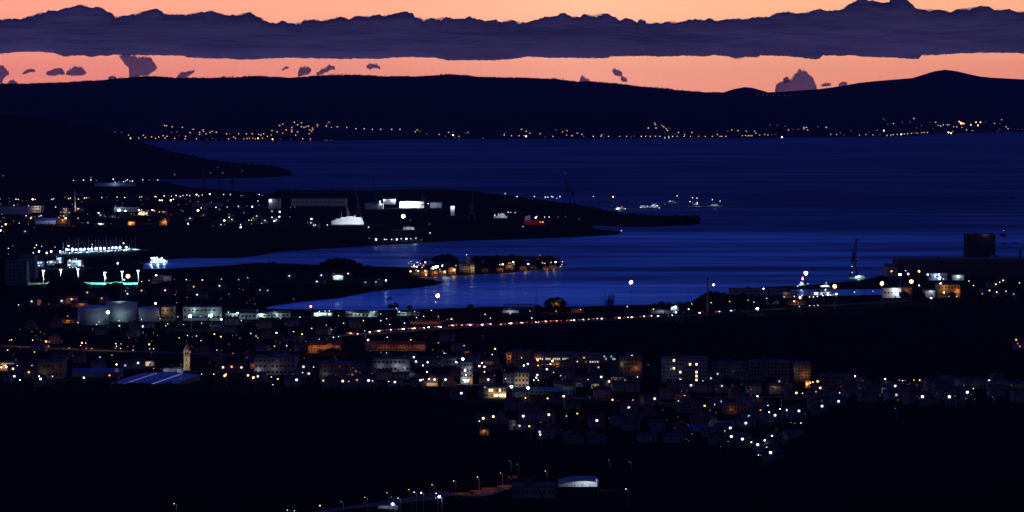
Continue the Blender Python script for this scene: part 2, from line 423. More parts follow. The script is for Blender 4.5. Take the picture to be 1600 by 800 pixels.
# ---------------------------------------------------------------- clouds (real size, some 60 km off)
def cloud_mat(name, c, tr=0.0):
    m = bpy.data.materials.new(name); m.use_nodes = True
    n, l = m.node_tree.nodes, m.node_tree.links
    p = n['Principled BSDF']; p.inputs['Base Color'].default_value = (*c, 1); p.inputs['Roughness'].default_value = 1; p.inputs['Specular IOR Level'].default_value = 0
    t = n.new('ShaderNodeTexCoord'); mp = n.new('ShaderNodeMapping'); mp.inputs['Scale'].default_value = (1 / 2600, 1 / 2600, 1 / 420)
    nt = n.new('ShaderNodeTexNoise'); nt.inputs['Detail'].default_value = 5; nt.inputs['Scale'].default_value = 1
    l.new(t.outputs['Object'], mp.inputs[0]); l.new(mp.outputs[0], nt.inputs['Vector'])
    bp = n.new('ShaderNodeBump'); bp.inputs['Strength'].default_value = 0.8; bp.inputs['Distance'].default_value = 420
    l.new(nt.outputs[0], bp.inputs['Height']); l.new(bp.outputs[0], p.inputs['Normal'])
    dif, trl, mxa = n.new('ShaderNodeBsdfDiffuse'), n.new('ShaderNodeBsdfTranslucent'), n.new('ShaderNodeMixShader')
    dif.inputs[0].default_value = trl.inputs[0].default_value = (*c, 1); mxa.inputs[0].default_value = 0.12
    l.new(bp.outputs[0], dif.inputs['Normal'])
    mp2 = n.new('ShaderNodeMapping'); mp2.inputs['Scale'].default_value = (1 / 5200, 1 / 5200, 1 / 520); nt2 = n.new('ShaderNodeTexNoise'); nt2.inputs['Scale'].default_value = 1; nt2.inputs['Detail'].default_value = 6; nt2.inputs['Roughness'].default_value = 0.6
    l.new(t.outputs['Object'], mp2.inputs[0]); l.new(mp2.outputs[0], nt2.inputs['Vector'])
    cr = ramp_node([(0.30, tuple(v * 0.66 for v in c)), (0.72, tuple(min(0.95, v * 1.22) for v in c))], n); l.new(nt2.outputs[0], cr.inputs[0]); l.new(cr.outputs[0], dif.inputs[0])
    l.new(dif.outputs[0], mxa.inputs[1]); l.new(trl.outputs[0], mxa.inputs[2]); l.new(mxa.outputs[0], n['Material Output'].inputs[0])
    p = mxa
    if tr:
        tp = n.new('ShaderNodeBsdfTransparent'); mx_ = n.new('ShaderNodeMixShader'); mx_.inputs[0].default_value = tr
        l.new(p.outputs[0], mx_.inputs[1]); l.new(tp.outputs[0], mx_.inputs[2]); l.new(mx_.outputs[0], n['Material Output'].inputs[0])
    return m
CTOP = [(-200,30),(-100,24),(0,31),(20,31),(40,30),(45,27),(53,26),(60,22),(75,21),(77,18),(90,19),(100,15),(115,12),(125,9),(135,11),(145,13),(155,12),(162,15),(168,19),(175,23),(178,27),(187,28),(200,25),(212,24),(222,20),(235,16),(243,15),(252,18),(257,24),(270,24),(290,25),(305,22),(312,21),(320,19),(332,18),(342,21),(352,25),(370,25),(383,22),(392,20),(400,27),(407,28),(412,32),(420,37),(432,38),(440,33),(447,36),(455,38),(470,37),(475,33),(490,32),(500,34),(510,33),(520,31),(530,28),(538,28),(545,32),(555,27),(570,27),(580,26),(592,24),(598,27),(610,24),(625,20),(635,20),(645,22),(648,27),(655,28),(662,32),(675,30),(690,30),(697,28),(710,31),(725,31),(733,27),(740,30),(755,33),(765,34),(775,32),(785,36),(800,32),(812,37),(825,36),(840,32),(850,28),(872,26),(875,23),(882,22),(892,27),(905,28),(912,24),(930,26),(940,23),(950,23),(960,28),(967,33),(978,30),(990,33),(995,37),(1000,31),(1008,34),(1010,38),(1030,37),(1045,35),(1060,37),(1075,33),(1085,31),(1100,33),(1110,30),(1118,34),(1135,32),(1150,31),(1165,32),(1175,29),(1200,28),(1205,25),(1215,22),(1232,20),(1245,23),(1262,21),(1270,18),(1280,15),(1290,19),(1310,17),(1318,15),(1325,9),(1335,3),(1345,0),(1355,1),(1365,3),(1375,6),(1390,4),(1392,-1),(1405,-4),(1415,0),(1425,10),(1430,15),(1445,17),(1470,17),(1485,21),(1495,16),(1515,14),(1530,11),(1542,11),(1552,17),(1565,18),(1575,16),(1585,20),(1600,20),(1700,18),(1800,26)]
CBOT = [(-200,84),(0,83),(30,81),(60,80.5),(85,83),(100,88),(115,87),(130,86),(143,89),(150,87),(165,87),(180,85),(200,86),(240,86),(285,87),(295,90),(320,91),(350,91),(380,93),(400,92),(450,90),(500,91),(540,92),(560,91),(590,92),(610,90),(640,89),(680,90),(700,94),(730,94),(770,94),(800,92),(825,88),(860,90),(890,90),(920,91),(950,90),(955,88),(1000,87),(1035,88),(1072,87),(1100,88),(1115,86),(1140,88),(1150,92),(1165,89),(1185,89),(1188,86),(1220,87),(1245,89),(1265,92),(1280,92),(1286,86),(1310,87),(1330,86),(1345,88),(1370,89),(1400,90),(1435,92),(1440,86),(1460,86),(1500,83),(1560,82),(1600,83),(1800,85)]
def fbm(x, sd):
    return sum(noise.noise(Vector((x * 2 ** k + 31.7 * k, sd + 3.1 * k, 0.37))) / 1.7 ** k for k in range(5))
def puff(x, sd):                     # rounded bulges with sharp creases between them
    return sum((0.45 - abs(noise.noise(Vector((x * 2 ** k + 17.3 * k, sd + 2.3 * k, 0.61)))) * 1.6) * -1 / 1.6 ** k for k in range(5))
def cloud_strip(name, top, bot, D, thick, material, step=1.0, rough=1.0, seg=30, fq=0.16, am=2.4):
    x0, x1 = top[0][0], top[-1][0]
    xs = np.arange(x0, x1 + 0.01, step)
    yt = np.interp(xs, [a for a, b in top], [b for a, b in top]); yb = np.interp(xs, [a for a, b in bot], [b for a, b in bot])
    vs, nc = [], len(xs)
    for i, x in enumerate(xs):
        a, b = yt[i], yb[i]
        a += rough * am * (0.9 * puff(x * fq * 0.5, D * 0.013 + 1.7) - 0.25)
        b += rough * am * 0.45 * fbm(x * fq, D * 0.017 + 5.2)
        if b < a: a = b = (a + b) / 2
        pt, pb = at_depth(x, a, D), at_depth(x, b, D)
        c, hh = (pt + pb) / 2, (pt - pb).length / 2
        for k in range(seg):
            w = 2 * math.pi * k / seg
            ca, sa = math.cos(w), math.sin(w)
            dz = math.copysign(abs(sa) ** 0.62, sa) * hh
            dy = math.copysign(abs(ca) ** 0.45, ca) * thick
            q = Vector((c.x, c.y + dy, c.z + dz))
            lump = noise.fractal(Vector((q.x / 900, q.y / 900, q.z / 380)), 0.8, 2.0, 4)
            if abs(sa) < 0.97:
                q.y += lump * thick * 0.10
                q.z += 0.12 * hh * lump * (1 - abs(sa))
            vs.append(q)
    idx = np.arange(nc * seg).reshape(nc, seg)
    fs = []
    for i in range(nc - 1):
        for k in range(seg):
            k2 = (k + 1) % seg
            fs.append((idx[i, k], idx[i, k2], idx[i + 1, k2], idx[i + 1, k]))
    fs += [tuple(int(v) for v in idx[0]), tuple(int(v) for v in idx[-1][::-1])]
    m = MB(); m.add(vs, [tuple(int(q) for q in f) for f in fs])
    o = m.build(name, material)
    o.data.polygons.foreach_set('use_smooth', [True] * len(o.data.polygons))
    return struct(o)
M_cl = cloud_mat('cloud_bank', (0.76, 0.70, 0.68))
M_cl2 = cloud_mat('small_cloud', (0.85, 0.72, 0.80), 0.42)
cloud_strip('cloud', CTOP, CBOT, 60000, 330, M_cl)
M_veil = cloud_mat('cloud_veil', (0.72, 0.66, 0.72), 0.62)
cloud_strip('cloud', [(a, b - 0.9) for a, b in CTOP], [(a, b + 0.5) for a, b in CBOT], 61000, 330, M_veil, 1.0, 1.0, 16, 0.2, 2.3)
small = [
 ([(188,88),(193,86.5),(199,88),(205,89),(212,90),(216,92),(222,91),(230,91),(236,93),(241,101),(244,107)], [(188,88),(193,95),(197,101),(202,105),(203,112),(200,121),(216,120),(221,117),(228,118),(236,113),(244,107)], 0.6),
 ([(104,115.5),(108,111),(113,108),(118,104.5),(121,107),(127,107),(131,111),(134,114)], [(104,115.5),(110,117),(120,117.5),(129,116.5),(134,114)], 0.5),
 ([(73,115),(79,112),(85,110),(90,109),(93,107),(98,110),(100,115)], [(73,115),(78,117),(86,117),(92,115),(100,116)], 0.5),
 ([(36,115),(42,110.5),(47,109),(54,110)], [(36,115),(42,113.5),(47,111.5),(54,111)], 0.3),
 ([(-12,116),(-4,107),(2,104),(7,107),(10,112),(13,114)], [(-12,128),(-4,126),(2,131),(4,123),(8,118),(13,116)], 0.6),
 ([(12,131),(17,127),(21,126),(26,130)], [(12,132),(17,133),(21,133),(26,132)], 0.3),
 ([(278,119),(284,114),(291,114),(297,113),(303,111)], [(278,121),(284,121),(291,120),(297,116),(303,112)], 0.4),
 ([(170,122),(175,119.5),(181,121)], [(170,125),(175,125),(181,124)], 0.3),
 ([(441,109),(446,105),(451,105)], [(441,109.6),(446,107),(451,106)], 0.2),
 ([(466,113),(470,107),(477,106),(482,106.5),(486,109)], [(466,119),(470,118),(476,116),(482,115),(486,110)], 0.6),
 ([(495,115),(504,110),(509,108),(514,102),(518,105),(523,105)], [(495,117),(504,115),(509,112),(514,110),(518,108),(523,108)], 0.6),
 ([(573,104),(578,101),(584,102),(589,102),(594,106)], [(573,105),(578,108),(584,105),(589,106),(594,107)], 0.5),
 ([(957,108),(961,109),(967,112),(972,115)], [(957,112),(961,117),(967,118),(972,118.5)], 0.5),
 ([(970,121),(975,121),(980,124)], [(970,125),(975,127),(980,127)], 0.4),
 ([(906,125),(909,119),(912,120),(915,124),(921,126)], [(906,128),(912,128.5),(921,128)], 0.5),
 ([(1212,140),(1214,133),(1221,130),(1228,128),(1236,127),(1241,120),(1246,114),(1249,111),(1254,113),(1260,114),(1263,119),(1270,124),(1272,130),(1275,137)], [(1212,146),(1240,146),(1275,144)], 0.7),
 ([(1224,124),(1229,121),(1233,123)], [(1224,127),(1229,129),(1233,126)], 0.3),
 ([(1284,133),(1290,130.5),(1298,131.5)], [(1284,134),(1290,134),(1298,133)], 0.3),
 ([(1311,132),(1317,128.5),(1323,130)], [(1311,134),(1317,133),(1323,131.5)], 0.3),
]
for i, (tp, bt, rg) in enumerate(small):
    bt = [(a, b + 0.6) for a, b in bt]
    cloud_strip('cloud', [(a, b - 0.7) for a, b in tp], [(a, b + 0.6) for a, b in bt], 57000 + 170 * i, 60 + 1.5 * (tp[-1][0] - tp[0][0]), M_veil, 0.3, rg, 12, 0.8, 6.5)
    cloud_strip('cloud', tp, bt, 52000 + 200 * i, 60 + 1.5 * (tp[-1][0] - tp[0][0]), M_cl2, 0.3, rg, 12, 0.55, 5.0)


# ================================================================ THE LIGHTS OF THE BAY
# each entry: x,y[,size][colour] of one lamp as seen in the photograph; the lamp is stood on the ground there
def parse(txt):
    out = []
    for tok in txt.split():
        q = tok.split(',')
        sz, c = 1, 'p'
        if len(q) > 2:
            m = re.match(r'(\d?)([a-z]?)', q[2])
            if m.group(1): sz = int(m.group(1))
            if m.group(2): c = m.group(2)
        out.append((float(q[0]), float(q[1]), sz, c))
    return out
FAR = parse("""180,206,0 190,207,0 201,211 204,216 217,216 224,211.5 227,215 237,214 243,216 248,214 255,212 261,213 258,216 257,196 260,196.5 269,198 285,199 302,202 280,212,0 290,213 289,217
273,216 268,207,0 276,206,0 297,207 312,210 312,207 318,205 317,203 322,209 328,207 331,205 338,206.5 307,217 354,209 359,209,0 373,209 385,209 394,209 365,214 368,216 357,217 332,216,0w 381,217,1o
386,216.5 390,216,1o 395,216,1o 399,217,1o 323,218,0o 337,218,0o 403,216,2o 408,211 410,216,1o 404,210 412,209 418,213 424,211,1o 425,204 433,206 426,217.5,2o 437,196 442,194 442,208,1o 447,203
456,199 456,203 456,206 460,191,1y 465,206 462,211 465,195 471,192 471,198 475,199 478,198 482,197 484,203 488,200 487,205 489,202 490,199 483,209 496,197 496,194.5 510,197 514,191 512,193,0
518,199,1o 527,198 439,218,0o 454,218,0o 473,217 485,217 485,219.5,0o 508,219,0 511,219,0 517,219,0 542,199 556,201 569,201,1w 582,202,1w 595,202,1w 612,202,1w 625,202,1w 649,206 652,203 657,205,0
667,209,0 686,210 701,207 696,213,0 708,206,0 708,211,2w 711,215,0 717,213 718,217,0 728,208,0 731,207 755,216,0 788,211,1w 789,208,0 799,212 811,212 815,202 822,205 828,208 822,213,2y 819,212
844,209 852,214,0 864,213 869,203,0 879,206,1o 886,204 885,211 892,213,0 894,212,1w 902,208 909,210 912,213,0 927,213,1w 939,213 940,211 944,210,0 943,215,0 951,213 968,213,1o 979,213 986,214,0
991,213,0 1002,213,1w 1009,213 1016,213 1024,213 1031,213,1w 1038,213,0 1045,213 1051,213,1w 1058,213 1039,215.3,1w 1045,215.3,1w 1013,200,1y 1023,192.5,1y 1024,195 1025,200,1y 1034,196,1o 1037,198,1y
1041,201,1y 1043,204,1y 1046,200,0 1055,209,0 1060,207 1068,206,0o 1070,210,1o 1069,213,1y 1079,213,1o 1081,207 1092,213,1o 1102,213,1o 1113,213 1121,210 1125,213 1128,213 1134,213 1137,205,0
1143,203,1y 1153,204 1160,212 1165,212,1y 1169,212,1y 1172,212 1175,212 1166,205 1179,205 1181,208 1187,211 1195,210 1200,211 1203,195,0 1215,196,0 1227,197,0 1232,203 1239,202,0 1247,202,0
1256,199,1w 1256,201.5 1260,199,1w 1262,203 1278,198,0 1291,199,1w 1206,210,0 1212,210,0 1222,214.2,2w 1298,210,1o 1307,210 1319,211,0 1313,207,0 1343,211 1353,210,1o 1364,211 1375,211,0 1386,211.5,1y
1392,211,1y 1396,210.5,1y 1402,210,1y 1408,210,2y 1413,209.5,1y 1418,209,1y 1424,208.5 1428,207,0 1433,208 1440,207.5 1444,207 1449,207 1381,204,2y 1371,203,0 1330,204,0 1357,206,0 1380,185,0 1382,187,0
1428,185,1w 1453,191,0 1387,194,0 1396,193,1w 1410,191,0 1422,191,0 1432,200,0 1440,196,0 1462,191,1w 1458,201,0 1466,196 1470,197,1w 1474,195,1w 1480,195,1w 1483,195 1490,198 1495,198,1y 1499,190,2o
1502,192.5,3o 1506,193,2o 1503,199 1510,203,1w 1517,195,2o 1520,204,1o 1525,191,2o 1528,196,2y 1532,191,2o 1482,207,2y 1486,208,2y 1489,205,1o 1518,204,0 1540,190,0 1554,193 1565,187 1562,193,0
1572,198,1w 1575,201,1w 1559,205,0 1562,202,0 1590,202,0 1597,202,0 1183,148.6,0y 1192,148.6,0y 1198,148.6,0y 1208,149,0 1217,149,0 1226,149,0 1235,149,0""")
HARBOUR = parse("""5,274.5,0w 115,282,1w 130.5,281.5,1w 142,281,1w 177,280,1w 180,285,1w 186,284.5,0w 193,284,1w 196,283,1w 199,281,1w 142,277,0w 151,282,0w 203,283,1w 207,283,1w 223,281,1w 233.5,281,0w 246.5,281,1w
273,273,0w 329,270,0w 348,270,0w 379,267,0w 340,261,0o 0,311 14,310,0o 25,311,1y 28.5,311.5,1y 51,311.5,2y 55,311.5,1y 81,311.5,1y 84,310.5,1y 107,310.5,1y 110,309.5,1y 122.5,311 132,309.5,1y 135,309,1y
139,309,0 159,308.5,1y 183,308,1y 195,308.5,1y 21.5,321,1w 44.5,321.5,1w 66,322,1w 87,323.5,1w 118,327,1y 121,326.5,1y 124,326,1y 154,332.5,2w 157,336,1g 165,339,0g 176,338.5,0w 185,340,0 186,328.5,3w
196,329.5,2w 40,337,1w 48,341,1y 50,339.5,1y 61,338,1y 63,337,1y 55,339,0o 89,341,1o 92,340,1o 99,337.5,1y 102.5,341,2y 107,332,1w 30,348.5,1w 9,350.5,2o 3,354,1w 1,360,2y 6,362,0 38,361.5,1y
137.5,348,1w 154,349.5,1y 157,350,2y 160,350,1y 122,341,1o 218,308,1y 221,307.5,1y 242,307,1y 244,307.5,1y 256.5,306,1y 268,306.5,1w 275,305.5,1w 281.5,307,1y 286,305.5,1y 292,304.5,1w 296.5,305.5,1w
307,304,2y 310.5,306 316,304.5,1w 328,303.5,2y 349.5,304,1w 360,304,1w 376,305.5,0y 379,305.5,0y 249.5,313,2y 253,313,2y 267,313,2y 271,311.5,1y 297,314.5,0w 309,315,0w 330,316,0w 217,328,2y 221,328,1y
231.5,330,1y 238,328,2y 241,329.5,1y 249,331,1o 256,331,1o 309.5,328.5,3y 315,325,1w 337.5,324,1w 343,327,0 355,323.5,1w 372.5,322.5,1w 394,323,2b 358,335,0o 358,339.5,1y 361,343,1w 350.5,344.5,2w
344,351,1w 376,351,1w 376,355,2b 389,344,1y 395,341,0y 393,344,1y 296,341,1w 294,349.5,2y 318.5,336,0 203,350,2o 259,342.5,1o 255,348,1o 405,304,1w 410,305,0w 403,314,1w 424,313,3w 424.5,330,1w
437,331,2w 401.5,337.5,1w 425,339.5,1w 436.5,338.5,2w 428.5,345.5,2w 433,343,1w 409,349,1w 414,344.5,1w 453,339,0w 486.5,342,2w 481,347.5,0w 487,348,1w 490,352,1w 493,351.5,1w 511.5,351.5,1w 576,355,1w
669,318,1w 641,344,0w 630,338,4y 672,364,1w 671,350,0w 789.5,302.5,1w 773,336,1w 794,331.5,1p 798,332,1p 808,307,1w 835,307,1w 852,308,1w 856,308,1w 862,307,1w 864,308,1w 870,310,1w 875,307,1w 927,307,1w
817,354,1w 805,332,1w 971,360.5,1w 577,372,0w 587.5,374,2g 601,374,1w 604,374,1w 612,374,1w 620,374,2w 627,373,1w 635,373,2w 642,373,1w 650,372,1y 658,375,0w 452,431,1y 501,430,1w 496,440,1w 522,428,1w
543,427.5,1w 407,453,0w 417,454,0w 586,440.5,0w 593,437.5,1w 603,438,2w 571,441,0w""")
MARINA = parse("""13,388,1w 20,384,0w 13,397,0w 57,383,1w 65,385,1w 54,387,1o 52,395,1w 61,393,2w 73,395,2w 80,393,2w 86,386,1w 94,393,2w 107,384,2w 144,382,1w 193,380,2y 60,411,1b 61,415,1b 74,410,1w 80,410,2w
86,410,1w 88,401,0w 93,405,1w 94,409,2w 109,407,2w 108,414,2w 124,413,2b 119,404.5,1w 123,406,1w 130,415.5,1w 109,418,1w 114,418,1w 119,418,1w 184,411.5,2y 200,431.5,4y 244,430,2y 233,438,1o 40,428,1y
111,432,1y 69,436,1y 166,435,1w 194,437,1b 221,440,1y 291,437,1y 316,437.5,1w 346,436,1y 373,437,1w 387,434,1w 343,446.5,1y 258,453.5,1y 222,454,1o 200,451,1w 197,455,1y 197,459,1y 136,457,1o 159,466,0y
301,448,1o 309,460.5,1w 96,470,1w 111,467.5,1y 51,471,1y 29,476.5,1y 76,475,0y 243,474,3y 180,477,1g 168.5,488,3g 151.5,484,1w 155,503,1w 151,507,1w 186,501,1w 186.5,509,1g 221,499,1w 223,510,2g
250,498,1y 259,509,1w 262,506,1y 122,504,1w 106,494,1o 278,495,1w 287,507,1w 297,494,3g 329,493,3g 314,494,1w 315,505,1w 344,478,1y 336,484,2g 345,492,1w 346,499,2w 377,501,1w 357,488,1g 371,489,2g
104.5,390,2b 108,390,1b 113.5,390,2b 119.5,390,2b 126,389.6,2b 132,389.3,2b 138,389,2b 143.5,388.7,2b 150,388.4,2b 157,388.2,2b 163,388,2b 170,387.6,1b 176,387.2,2b 181.5,387,2b 187.5,386.6,2b 197.5,386.5,2b""")
SHORE = parse("""485.5,479,3o 684,462,4p 681,472,1y 406,492,2y 499,486.5,1w 508,486,1w 514.5,486,1w 503,491,1g 516,491,1g 496,494,1g 619,481.5,1y 624,487,1w 648,486.5,1g 674,485,1w 564,492,1w 595,490.5,1w 604,498,1w 568,501,1y
595,501,1w 651,496,1w 662,494,1y 685,494.5,1o 632,505,1w 609,507,1w 529,493,1y 438,498,1y 468.5,495.5,1w 537,505,1y 510,508,1w 518,515,1w 487,513,1y 570,517,1y 432,520,2y 458.5,518,1y 472,522,2o 403,528,1o
429,541,1y 448,540,1w 499,530,1w 521,527,1w 529,526,1w 575,531,2y 605,527,1w 642,531,1y 685,535.5,1o 725,540,1y 773.5,545,2o 758,491,1y 766,497,1w 797,490,1o 707,497,0y 828,486,1o 831,497,1w 869,486,1y
907,484,1y 980,479,1y 986,441,4p 1055,480,3b 1050,482,2b 1056,488,2b 1076,483,2b 1081,475,1y 1111,473,1y 1140,471,1y 1115,445,3y 1169,469,1y 1193,451,2w 1178,472,1w 1198,466,1y 1021,483,1y 1259,427,4p
1254,436,2w 1291,442,1w 1304,447.5,4o 1290,452,1w 1335,456.5,1b 1364,455,1b 1225,464,1y 1241,463,1y 1250,465,3y 1253,462,1w 1265,464,1y 1271,464,1w 1277,463,1w 1286,462,1w 1294,460.5,2w 1298,461,1w
1307,459,2w 1241,470.5,2o 1249,479,1w 1265,477.5,1w 1272,477.5,1w 1278,477,1y 1393,424,2o 1406,429,3w 1415,423,1w 1419,428,2w 1436,424,3o 1378,443,4p 1424,440,4o 1449.5,429,2b 1454,427.5,1b 1460,431.5,1b
1467,429,2w 1468,434.5,3w 1474,436,1w 1497,432,2w 1436,446,2w 1424,451,1o 1470,444,3w 1490,447,1y 1475,457,2y 1483,463,1y 1455,465.5,2w 1495,463,1w 1514,439,1y 1521,446,1y 1556,444,1y 1562,441,1y 1569,438,1y
1593,442,1y 1545,454,1y 1535,459,1y 1557,456.5,1y 1572,455,1y 1578,461,1y 1584,459.5,1y 1590,531,1o 1590,537,1o 1592,541,0o""")
TOWN = parse("""15,531.5,1o 18,531,1y 51,531.5,1y 72,533.5,2o 77,534,1y 76,541,1o 69,521.5,0o 128,535.5,2o 134,536,1y 126,540,1y 181,537,1y 189,537.5,1y 182,541,1w 208,547,1o 233,538,2o 234,545,1y 240,545,1y 246,524,0y
280,528,1y 293,524,1w 307,525,1y 314,532,1y 335,522,2o 345,526,2o 392,521,1y 400,525,1y 12,547,1y 54,550,1y 108,544,1y 297.5,550,1r 307,547,0r 339,547,1y 364,552,1r 175,555,1y 156,558,1w 182,569.5,2y
197,571,0w 214,567,1w 240,575.5,1o 171,586.5,2o 131,590,2g 61,588,2g 61,592,1g 82,588,1w 31,593.5,2g 20,588,1w 43,581.5,1o 48,577,0y 50,571,1w 27,571,1w 10,573,2y 2,574,2y 18,576,1y 315,584.5,1w
334,584.5,1y 348,574,1w 362,573,1o 379,574,1y 351,587,3o 353,585,2o 387,586.5,1y 396,590,3o 406,588,1y 426.5,601,1y 424,589,1y 434,592,2o 462,593.5,1w 476,573,1w 490,573.5,1w 473,582,1w 480,584,1y
508,595,0y 536,595.5,1y 545,596,1y 556,580,1y 550,587,1o 555,594,0o 572.5,594.5,1w 582,595,1w 607.5,596,1w 618,597,1y 647.5,593,1w 657,594,1w 661,593,1w 670.5,592.5,2w 681,593,1w 684,592,1w
693.5,593,1w 612,580,0y 617,580.5,0y 586,571,1y 599,572,1w 595,551,0y 604,551,1w 639,563,1y 646,558,1w 652,565,1w 661,571,2w 668,566,2w 667,581,2w 634,573,1w 676,546,0y 694,552,1w 697,552,0w
692,548,0w 713,566,2w 723,561,3b 724,567,1b 731,578,2b 728,586,2w 724,594,2w 728,594,2w 747,572,1w 753,567,2y 757,573,2y 757,581,2o 733,593,2o 764,593,1w 790,592,1w 758,605,1w 719,614.5,1w
769,554,1w 774,545,1y 799,604,3w 749,658,1w 754.5,653.5,1y 774,651,1y 825,606,3w 815,559,1w 818.5,571,2y 840,563,2o 841,571,2o 863,564,3o 871,569,1o 860,569,2o 827,568.5,1w 830.5,568.5,1w 857,577,1y
865,582,1w 876,587,1y 834,594,2b 842,586,1y 838,590,2g 841,594,1g 919,593,1w 939,589,1w 949,596,1y 985,556,1y 999.5,556.5,1y 902,565,1w 912,559,0y 933,574,0y 977,595,1w 996,589,1y 1013,570,0w
1020,623,1y 1073,619,1y 1077,602,1w 1060,626.5,1w 821,622,2o 855.5,622.5,2o 882,619,1y 876,619,0w 957,624.5,2o 989,625,1o 984,637,1w 847,644,1w 855,648,1y 885,650,1y 902,646,2o 932,657,1w
815,650,1w 813,665.5,0y 820,666,0o 827,666,2o 844,679,2w 852,676,1w 845,675,0w 845,660,0y 1101,634,2o 1118,632,1y 1126,627,0w 1172,630,1w 1183.5,619,2w 1200,633.5,1w 1201.5,644,2w 1200,652.5,1w 1209,649,1w
1219,639,2w 1222,633.5,1w 1233,641,1w 1245,642,1w 1243,614,1y 1254,614.5,1y 1275,612,1y 1279,626,1w 1276,628,1w 1285,634.5,1w 1236,660,0w 1251.5,661,1w 1162,661,1w 1167,650,0w 1139,669,1w 1132.5,673,1w
1134,677,0w 1145,682,1w 1160,686,1w 1174,691,2w 1195,688,2w 1206,681,2w 1187,695,1w 1199,700,1w 1206,707,1w 1185,711,1w 1189,711,0w 1186.5,642,1o 1121,603,0w 1127,603,0w 1081,678,0w 1098,595,1w
1124,584,0w 1109,591,0w 1220,596,0w 1261,600,3o 1266,598,2o 1270,597,2o 1280,596,1y 1281,606,1y 1295,586,0y 1336,588,2w 1345,596,1y 1352,602,1y 1383,592,2w 1410,595,1y 1428,594,1o 1437,594,2o
1483,593,1w 1548,595,1w 1580,602,0y 1521,607,1y 1510,613,1w 1444,620,1w 1484,620,1w 1492,619,0w 1312,614,1w 1308,627,1w 1400,603,1w 1398,617,0w 1403,625,0w 1399,638,0w""")
VALLEY = parse("""272,787,1y 449,797,1y 460,798,1y 500,790,2o 533,784,0g 570,777,1y 604.5,770,1o 611.5,777,0w 622,778.5,1w 613.5,787.5,3b 639,765,1o 647,769,1w 658,770,2w 675,757.5,1y 681.5,771,1w
686.5,776,3b 681,778,1b 709,751.5,1y 746,745.5,1y 782,739,1y 796,720,0y 808,725.5,0y 852,736,1y 932,750,1w 951,719,0w 984,722,0w 978,764,1w""")
CARS = parse("""547,522 551,522 555,523.5 581,520 587,519 596,518 607,517 614,516.5 625,516 634,515 641,515 651,514 659,514 673,512.5 682,512 692,512 704,510.5 709,509.5 716,509,1r 725,509.5,1r 731,509 738,509 749,509 757,508.5
763,508 786,508,1r 792,507 802,506.5 811,506 820,505.5,1r 834,505 844,504.5,1r 849,504 856,503.5 863,503,1r 873,502.5,1r 889,502 900,501.5 908,501 923,500,1r 930,499.5 943,499 964,498 971,498 978,497.5
990,497 1003,496 1009,495.5 1014.5,495 1031,495 1047,494 1096,490 1121,488.5 1145,486.5 139,546,1r 184,546,1r 702,500.5,1o 1410,596,1r""")
